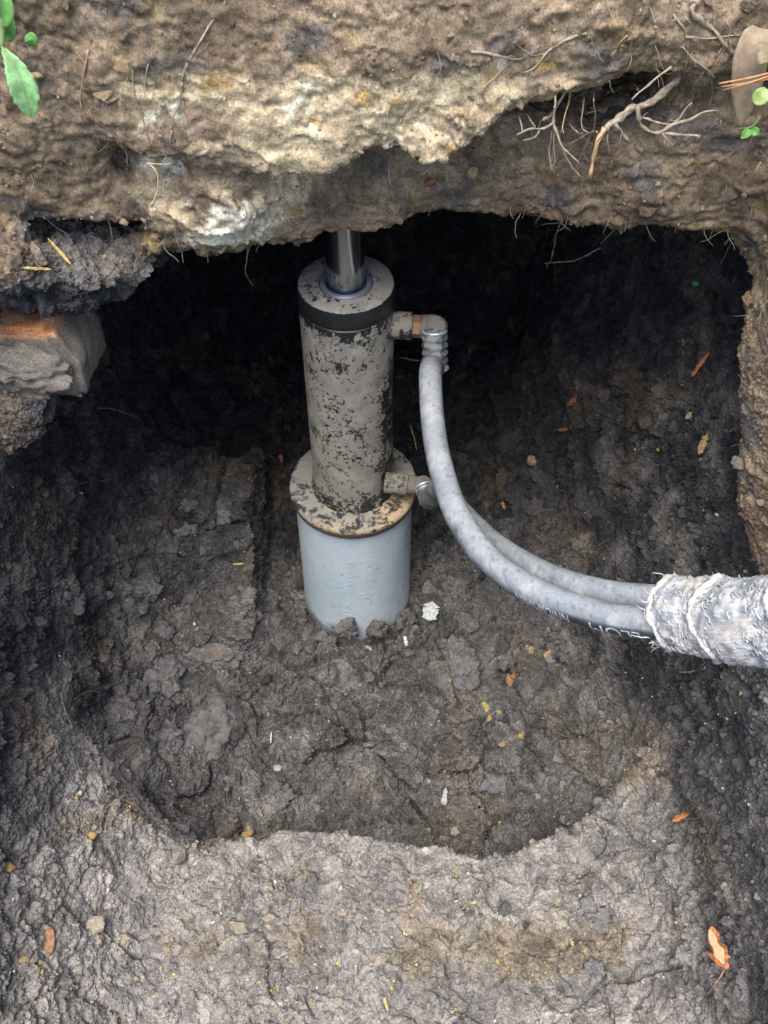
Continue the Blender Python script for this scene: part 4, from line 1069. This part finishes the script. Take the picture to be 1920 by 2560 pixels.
root('limp forked rootlet dangling below the white lump of the footing', [([(620, 590), (618, 640), (612, 680), (632, 715)], .0009, .0003, (-.06, -.06)), ([(618, 640), (630, 600)], .0006, .0004, (-.06, -.06))], 84)
root('pale rootlet curving down from the middle of the footing face', [([(978, 395), (972, 430), (980, 470)], .0007, .0004, (-.12, -.125))], 85)
root('pale horizontal rootlet on the left wall below the brick', [(c8((350, 262), (430, 222), (500, 212), (590, 205)), .0010, .0006, None), (c8((405, 260), (410, 380)), .0005, .0003, None)], 86)
root('thin drooping rootlet on the dark left wall', [(c8((310, 1310), (340, 1420), (375, 1485)), .0008, .0005, None)], 87)
root('curved hair root arching over the dark left wall', [(c8((380, 1345), (430, 1315), (490, 1300), (555, 1335)), .0006, .0004, None)], 88)
root('straight rootlet between the left wall and the grey slabs', [(c8((590, 930), (670, 980), (745, 1065)), .0008, .0005, None)], 89)
root('fine pale root in the shade below the brick end', [([(240, 1022), (280, 1020), (345, 1045)], .0008, .0005, None)], 90)
root('purple hair root on the floor right of the pile', [([(1038, 1415), (1090, 1412), (1155, 1418)], .0007, .0004, None)], 91, (.22, .15, .14))
root('dark reddish rootlet behind the upper hose', [([(998, 892), (1020, 897), (1045, 902)], .0012, .0010, (.10, .08))], 92, (.36, .16, .08))
root('brown twig poking up between barrel and hoses', [([(1025, 1065), (1034, 1090), (1042, 1125)], .0010, .0006, (.10, .06))], 93, (.30, .20, .10))
root('white rootlet near the right end of the wrapped hoses', [(([(1700, 1682), (1735, 1680), (1765, 1668)]), .0012, .0007, None)], 94)
root('thin twig curling down below the large orange flake', [([(1810, 2425), (1790, 2460), (1765, 2490)], .0009, .0006, None)], 95, (.36, .23, .15))
ys_ = thing('root', 'yellow stump of root standing in the dark crevice above the clump', 'root', plane_y(338, 605, -.03), 'roots hanging from the earth')
adopt(obj('yellow_core', root_mesh('yellow_core', [([(345, 582), (334, 600), (336, 625), (336, 650)], .0038, .0048, (-.04, -.03))], r, col=(.50, .36, .06), seg=9), M['root']), ys_)
adopt(obj('brown_bark', root_mesh('brown_bark', [([(325, 565), (318, 600), (310, 635)], .0060, .0065, (-.03, -.02))], r, col=(.15, .10, .06), seg=9), M['root']), ys_)
print('roots', time.time() - T0)

rh = np.random.default_rng(401); hb = MB(); bsel = np.flatnonzero(FINE & ((kindf == 2) | (kindf == 3) | (kindf == 5) | ((kindf == 1) & (fz > .15) & (fy < .1))))
bw_ = np.where((kindf[bsel] == 1), .18, 1.0) * (1 + 2.5 * (np.abs(fz[bsel] - itp(fx[bsel], ZLIP)) < .03) + 2.0 * (fx[bsel] > .2) * (fz[bsel] > .95))
for f_ in rh.choice(bsel, 210, p=bw_ / bw_.sum()):
    p0 = V2[F[f_]].mean(0); n0 = fN[f_] / np.linalg.norm(fN[f_]); L_ = rh.uniform(.008, .032); r_ = rh.uniform(.00025, .00055)
    d0 = n0 * .25 + np.array((rh.normal() * .5, rh.normal() * .15, -1.0 + rh.normal() * .5)); d0 /= np.linalg.norm(d0)
    pp = [p0 - n0 * .003]
    for k in range(5): d0 = d0 + rh.normal(size=3) * .28; d0 /= np.linalg.norm(d0); pp.append(pp[-1] + d0 * L_ / 5 + n0 * (.0016 if k < 2 else .0004))
    hb.tube(spline(pp, 10), np.linspace(r_ * 1.2, r_ * .5, 10), 4, np.array((.33, .27, .19)) * rh.uniform(.6, 1.25), caps=False)
tag(obj('root_hairs', hb.mesh('root_hairs'), M['root']), 'hair fine roots sticking out of the bank and the pit walls', 'root hairs', kind='stuff')

# ------------------------------------------------------------------ leaves, needles
def leafmat(name, c, rough=.5, trans=.15, var=.2):
    t = NT(name); f_ = t.rng(t.noise(120, 5, .6), .35, .7)
    t.out(t.mix(f_, tuple(k * (1 - var) for k in c), tuple(min(1, k * (1 + var)) for k in c)), rough, 0, .35, t.noise(260, 3), .25, .0006)
    return t.m
M['leaf'] = leafmat('fresh_leaf', (.25, .46, .19), var=.3); M['leaf2'] = leafmat('weed_leaf', (.15, .34, .08)); M['dead'] = leafmat('dead_leaf', (.34, .255, .17), .8)
M['lime'] = leafmat('lime_leaf', (.45, .58, .20)); M['stemg'] = leafmat('weed_stem', (.26, .36, .13)); M['needle'] = leafmat('pine_needle', (.52, .27, .12), .6); M['drystem'] = leafmat('dry_stem', (.38, .26, .15), .7)
M['palechip'] = leafmat('pale_wood', (.62, .47, .27), .8)
def blade(path, widths, nrm, th=.0006, nw=9, serr=0.0, fold=.15, r=None):
    P_ = np.asarray(path, float); n = len(P_); T = np.gradient(P_, axis=0); T /= np.linalg.norm(T, axis=1, keepdims=True)
    nn = np.asarray(nrm, float); S = np.cross(T, nn); S /= np.linalg.norm(S, axis=1, keepdims=True); U = np.cross(S, T)
    w = np.linspace(-1, 1, nw); wid = np.asarray(widths)
    if serr: wid = wid * (1 + serr * ((np.arange(n) % 5) / 4 - .5))
    up = fold * np.abs(w)[None] * wid[:, None] - .10 * wid[:, None] * np.cos(w * 3)[None] + .03 * wid[:, None] * np.sin(np.linspace(0, 9, n))[:, None] * np.abs(w)[None]
    top = P_[:, None] + S[:, None] * (w[None] * wid[:, None])[..., None] + U[:, None] * up[..., None]
    bot = top - U[:, None] * th
    v = np.concatenate((top.reshape(-1, 3), bot.reshape(-1, 3))); o_ = n * nw; f = []
    for a in range(n - 1):
        for b2 in range(nw - 1):
            k = a * nw + b2; f += [(k, k + 1, k + nw + 1, k + nw), (o_ + k, o_ + k + nw, o_ + k + nw + 1, o_ + k + 1)]
        f += [(a * nw, (a + 1) * nw, o_ + (a + 1) * nw, o_ + a * nw), (a * nw + nw - 1, o_ + a * nw + nw - 1, o_ + (a + 1) * nw + nw - 1, (a + 1) * nw + nw - 1)]
    return v, np.array(f)
def leaf(name, ctrl, wmax, mat, parent, prof=None, serr=0.0, fold=.18, nrm=None):
    pth = spline(ctrl, 40); s = np.linspace(0, 1, 40)
    wd = wmax * (np.interp(s, *zip(*prof)) if prof else np.sin(np.pi * s ** .8) ** .8 + .04)
    n_ = nrm if nrm is not None else (CAM - Vector(pth[20])).normalized()
    v, f = blade(pth, wd, n_, serr=serr, fold=fold)
    o = obj(name, mesh_np(name, v, tri(f)), M[mat])
    return adopt(o, parent) if parent is not None else o
def on_earth(pts_, lift): return [at(px, py)[0] + at(px, py)[1] * lift for px, py in pts_]
big = thing('wood_flake', 'large bright orange wood flake with a peach core low on the right wall', 'flake', at(1798, 2362)[0])
for nm, pts_, wmax, prof, mt, lift in (('bark_side', [(1782, 2312), (1790, 2345), (1802, 2380), (1815, 2425)], .0115, [(0, .1), (.15, .6), (.32, .8), (.45, .72), (.62, 1.0), (.82, .9), (1, .15)], 'orange', .006),
                                       ('core', [(1786, 2325), (1794, 2355), (1803, 2380), (1811, 2408)], .0075, [(0, .1), (.2, .7), (.45, .55), (.7, 1.0), (1, .1)], 'orange_pale', .0095),
                                       ('splinter', [(1778, 2388), (1790, 2400), (1806, 2415)], .0035, [(0, .2), (.5, 1), (1, .3)], 'orange', .010)):
    pth = spline(on_earth(pts_, lift), 30); pth = np.array([np.interp(np.linspace(0, 1, 30), np.linspace(0, 1, 4), pth[[0, 10, 20, 29], k_]) for k_ in range(3)]).T
    v, f = blade(pth, wmax * np.interp(np.linspace(0, 1, 30), *zip(*prof)), at(1798, 2362)[1], th=.0015, nw=7, serr=.06, fold=-.2)
    adopt(obj(nm, mesh_np(nm, v, tri(f)), M[mt]), big)
FY = -.195
weed = thing('weed', 'green weed with one long drooping toothed leaf at the top left of the bank', 'plant', plane_y(-10, -40, FY))
mb = MB(); mb.tube(spline([plane_y(-5, -60, -.18), plane_y(2, 40, -.19), plane_y(4, 118, FY)], 14), np.linspace(.0035, .0025, 14), 8)
adopt(obj('stem', mb.mesh('stem'), M['stemg']), weed)
leaf('long_leaf', [plane_y(4, 117, FY), plane_y(32, 160, -.205), plane_y(58, 220, -.212), plane_y(82, 297, -.212)], .0112, 'leaf', weed,
     [(0, .10), (.12, .30), (.35, .78), (.55, 1.0), (.72, .92), (.88, .55), (1, .03)], serr=.10)
mb = MB(); mb.tube(spline([plane_y(4, 117, -.1965), plane_y(32, 160, -.2075), plane_y(58, 220, -.2145), plane_y(80, 290, -.2140)], 24), np.linspace(.0009, .0003, 24), 6)
adopt(obj('midrib', mb.mesh('midrib'), M['stemg']), weed)
leaf('leaf_blade', [plane_y(-8, 60, -.19), plane_y(8, 30, -.195), plane_y(14, -30, -.19)], .008, 'leaf2', weed)
leaf('leaf_blade', [plane_y(8, 100, -.18), plane_y(24, 70, -.188), plane_y(30, 40, -.185)], .006, 'leaf2', weed)
leaf('leaf_blade', [plane_y(66, 86, -.17), plane_y(78, 100, -.174), plane_y(80, 118, -.172)], .005, 'leaf2', weed)
leaf('leaf_blade', [plane_y(15, 88, -.18), plane_y(30, 78, -.185), plane_y(40, 88, -.182)], .0025, 'leaf2', weed)
dl = obj('dead_leaf', None or mesh_np('dead_leaf', *(lambda vf: (vf[0], tri(vf[1])))(blade(spline([plane_y(1902, 70, -.19), plane_y(1880, 130, -.2), plane_y(1866, 220, -.2), plane_y(1853, 312, -.195)], 40),
      .0135 * np.interp(np.linspace(0, 1, 40), [0, .08, .3, .6, .85, 1], [.5, .85, 1, .85, .45, .03]), (CAM - plane_y(1870, 200, -.2)).normalized(), fold=.22))), M['dead'])
tag(dl, 'large dry brown lance shaped leaf hanging at the top right of the bank', 'leaf')
pc = obj('wood_chip', mesh_np('wood_chip', *(lambda vf: (vf[0], tri(vf[1])))(blade(spline([plane_y(1914, 108, -.215), plane_y(1912, 132, -.215), plane_y(1914, 156, -.215)], 10), np.full(10, .0055) * np.array([.9, 1, 1.05, 1, .97, 1, 1.04, 1, 1, .9]), (CAM - plane_y(1910, 130, -.2)).normalized(), th=.002, nw=5, fold=0))), M['palechip'])
tag(pc, 'pale cream wood chip lying on the dry brown leaf', 'chip')
for k, (a, b2, lab) in enumerate((((1797, 209), (1935, 180), 'uppermost of three orange pine needles crossing the dry leaf'), ((1803, 217), (1935, 194), 'middle one of three orange pine needles crossing the dry leaf'), ((1808, 225), (1935, 186), 'lowest of three orange pine needles crossing the dry leaf'))):
    mb = MB(); mb.tube(spline([plane_y(*a, -.208), plane_y((a[0] + b2[0]) / 2, (a[1] + b2[1]) / 2 + 2, -.215 - .001 * k), plane_y(*b2, -.216)], 16), np.linspace(.0007, .0010, 16), 6)
    tag(obj('pine_needle', mb.mesh('pine_needle'), M['needle']), lab, 'needle', 'pine needles on the dry leaf')
gl = obj('round_leaf', mesh_np('round_leaf', *(lambda vf: (vf[0], tri(vf[1])))(blade(spline([plane_y(1917, 222, -.212), plane_y(1903, 240, -.214), plane_y(1886, 258, -.212)], 20), .0068 * np.sin(np.linspace(.25, math.pi - .15, 20)) ** .7, (CAM - plane_y(1900, 240, -.2)).normalized(), fold=.1))), M['lime'])
tag(gl, 'small round lime green leaf beside the tip of the dry leaf', 'leaf')
vine = thing('seedling', 'tiny seedling with two green leaflets under the dry brown leaf', 'plant', plane_y(1910, 270, -.19))
mb = MB(); mb.tube(spline([plane_y(1912, 268, -.19), plane_y(1895, 300, -.195), plane_y(1875, 318, -.195), plane_y(1843, 321, -.19)], 18), np.linspace(.0009, .0006, 18), 6)
adopt(obj('stem', mb.mesh('stem'), M['stemg']), vine)
leaf('leaflet', [plane_y(1873, 322, -.195), plane_y(1866, 334, -.2), plane_y(1852, 346, -.2)], .0036, 'leaf2', vine)
leaf('leaflet', [plane_y(1876, 324, -.195), plane_y(1890, 330, -.2), plane_y(1899, 336, -.2)], .0036, 'leaf2', vine)
def stalk(label, pts_, r0, r1, seed):
    mb = MB(); sp_ = spline([plane_y(px, py, yy) for px, py, yy in pts_], 24); mb.tube(sp_, np.linspace(r0, r1, 24), 6)
    tag(obj('dry_stalk', mb.mesh('dry_stalk'), M['drystem']), label, 'stalk', 'dry stalks at the right of the bank')
stalk('long dry stalk slanting down from the dry leaf at the right edge', [(1925, 235, -.2), (1900, 300, -.19), (1870, 370, -.17), (1832, 462, -.15)], .0020, .0009, 1)
stalk('short dry stalk right of the long slanting one', [(1902, 405, -.16), (1888, 430, -.16), (1870, 458, -.152)], .0012, .0010, 2)
print('leaves', time.time() - T0)

# ------------------------------------------------------------------ crumbs of soil and grains of sand, too many to count
fcv = V2[F]; fce = fcv.mean(1)
fnn = np.cross(fcv[:, 2] - fcv[:, 0], fcv[:, 3] - fcv[:, 1]); far = np.linalg.norm(fnn, axis=1) + 1e-12; fnn /= far[:, None]
sgn = np.sign((fnn * fN).sum(1)); fnn *= sgn[:, None]; far *= .5
fC = C[F].mean(1); fled = ledge[F].mean(1); fbr = brown[F].mean(1); fft = foot[F].mean(1); ffl = floorz[F].mean(1); fcm = cm2[F].mean(1)
crm = ss(-.15, .35, pn(fce, 9, 160) + .6 * pn(fce, 24, 161))
leftc = ss(-.28, -.34, fce[:, 0]) * ss(.45, .6, fce[:, 2]); rightc = ss(.42, .46, fce[:, 0]) * ss(.75, .65, fce[:, 2]) * ss(.15, .3, fce[:, 2])
near_pile = np.exp(-((np.hypot(fce[:, 0], fce[:, 1] + .02) - .11) / .035) ** 2) * (fce[:, 2] < .15)
wgt = FINE * far * (.25 + 1.2 * crm + 1.2 * leftc + 1.3 * rightc + .8 * ffl + 2.2 * near_pile) * (1 - .45 * fbr) * (1 - fft) * (fce[:, 2] < 1.10)
wgt[np.hypot(fce[:, 0], fce[:, 1]) < .094] = 0
def scatter(name, n, rmin, rmax, power, sub, variants, weights, seed, mat, color=None, sink=.25, bright=(.65, 1.75), flat=False):
    r = np.random.default_rng(seed); pr = weights / weights.sum()
    idx = r.choice(len(pr), n, p=pr)
    b_, f_ = ICO[sub]; base_ = [rockify(b_, r, 9, (1, r.uniform(.7, 1), r.uniform(.5, .85)), .38, .58) for _ in range(variants)]
    size = rmin * (rmax / rmin) ** (r.random(n) ** power)
    Q = r.normal(size=(n, 4)); Q /= np.linalg.norm(Q, axis=1, keepdims=True); a, b2, c_, d = Q.T
    R_ = np.stack((np.stack((1 - 2 * (c_ * c_ + d * d), 2 * (b2 * c_ - a * d), 2 * (b2 * d + a * c_)), -1), np.stack((2 * (b2 * c_ + a * d), 1 - 2 * (b2 * b2 + d * d), 2 * (c_ * d - a * b2)), -1),
                   np.stack((2 * (b2 * d - a * c_), 2 * (c_ * d + a * b2), 1 - 2 * (b2 * b2 + c_ * c_)), -1)), 1)
    B = np.stack(base_)[r.integers(0, variants, n)]
    if sub == 4:
        for k in range(variants):
            vf = (base_[k] * .02 + k).astype(np.float32); q1, q2, qc, qp = worley(vf, 120, 8, True)
            base_[k] = base_[k] + b_ * (.15 * qp + .12 * (qc - .5) + .10 * fbm(vf, 220, 2, 143))[:, None]
        B = np.stack(base_)[r.integers(0, variants, n)]
    Vv = np.einsum('nij,nkj->nki', R_, B) * size[:, None, None] + (fce[idx] + fnn[idx] * (size * (.5 - sink))[:, None])[:, None]
    nv = len(b_); Ff = (f_[None] + (np.arange(n) * nv)[:, None, None]).reshape(-1, 3)
    if color is None: cc = np.minimum(fC[idx] * r.uniform(*bright, size=(n, 1)), (.34, .29, .22))
    else: cc = np.asarray(color)[r.integers(0, len(color), n)] * r.uniform(.7, 1.2, size=(n, 1))
    o = obj(name, mesh_np(name, Vv.reshape(-1, 3), Ff, np.repeat(np.clip(cc, .015, .8), nv, 0), False), mat)
    return tag(o, kind='stuff')
tag(scatter('soil_crumbs', 520, .0065, .015, 1.8, 3, 14, wgt, 201, M['crumb']), 'larger loose crumbs of dark soil scattered over floor, ledge and walls of the pit', 'soil crumbs')
tag(scatter('soil_lumps', 110, .011, .026, 1.6, 4, 12, wgt * (fce[:, 1] > -.44) * (.15 + ffl) * (fce[:, 2] < .4), 206, M['soil'], sink=.55, bright=(.8, 1.35)), 'half buried lumps of dark soil over the pit floor', 'soil lumps')
tag(scatter('fine_soil_crumbs', 6000, .0028, .0065, 1.6, 2, 24, wgt, 202, M['crumb']), 'fine crumbs of dark soil covering floor and walls of the pit', 'soil crumbs')
tag(scatter('soil_grit', 27000, .0011, .0032, 1.2, 1, 24, FINE * far * (.3 + crm + .6 * ffl) * (fce[:, 2] < 1.12) * (np.hypot(fce[:, 0], fce[:, 1]) > .094), 203, M['crumb'], bright=(.55, 1.6), flat=True), 'specks of grit all over the dug earth', 'grit')
sw = FINE * far * (.06 + 1.0 * fled + .25 * ffl + .25 * rightc) * ss(.15, .45, pn(fce, 11, 165) + .3) * (fce[:, 2] < .7) * (fce[:, 1] < .1)
tag(scatter('sand_grains', 1100, .0011, .0040, 2.2, 1, 12, sw, 204, M['crumb'], color=[(.56, .40, .13), (.62, .50, .24), (.60, .56, .46), (.50, .30, .10)]), 'yellow and white grains of sand strewn over the ledge and floor', 'sand')
print('tris', sum(sum(len(p_.vertices) - 2 for p_ in o.data.polygons[:1]) * len(o.data.polygons) for o in scene.objects if o.type == 'MESH'))
print('done', time.time() - T0)
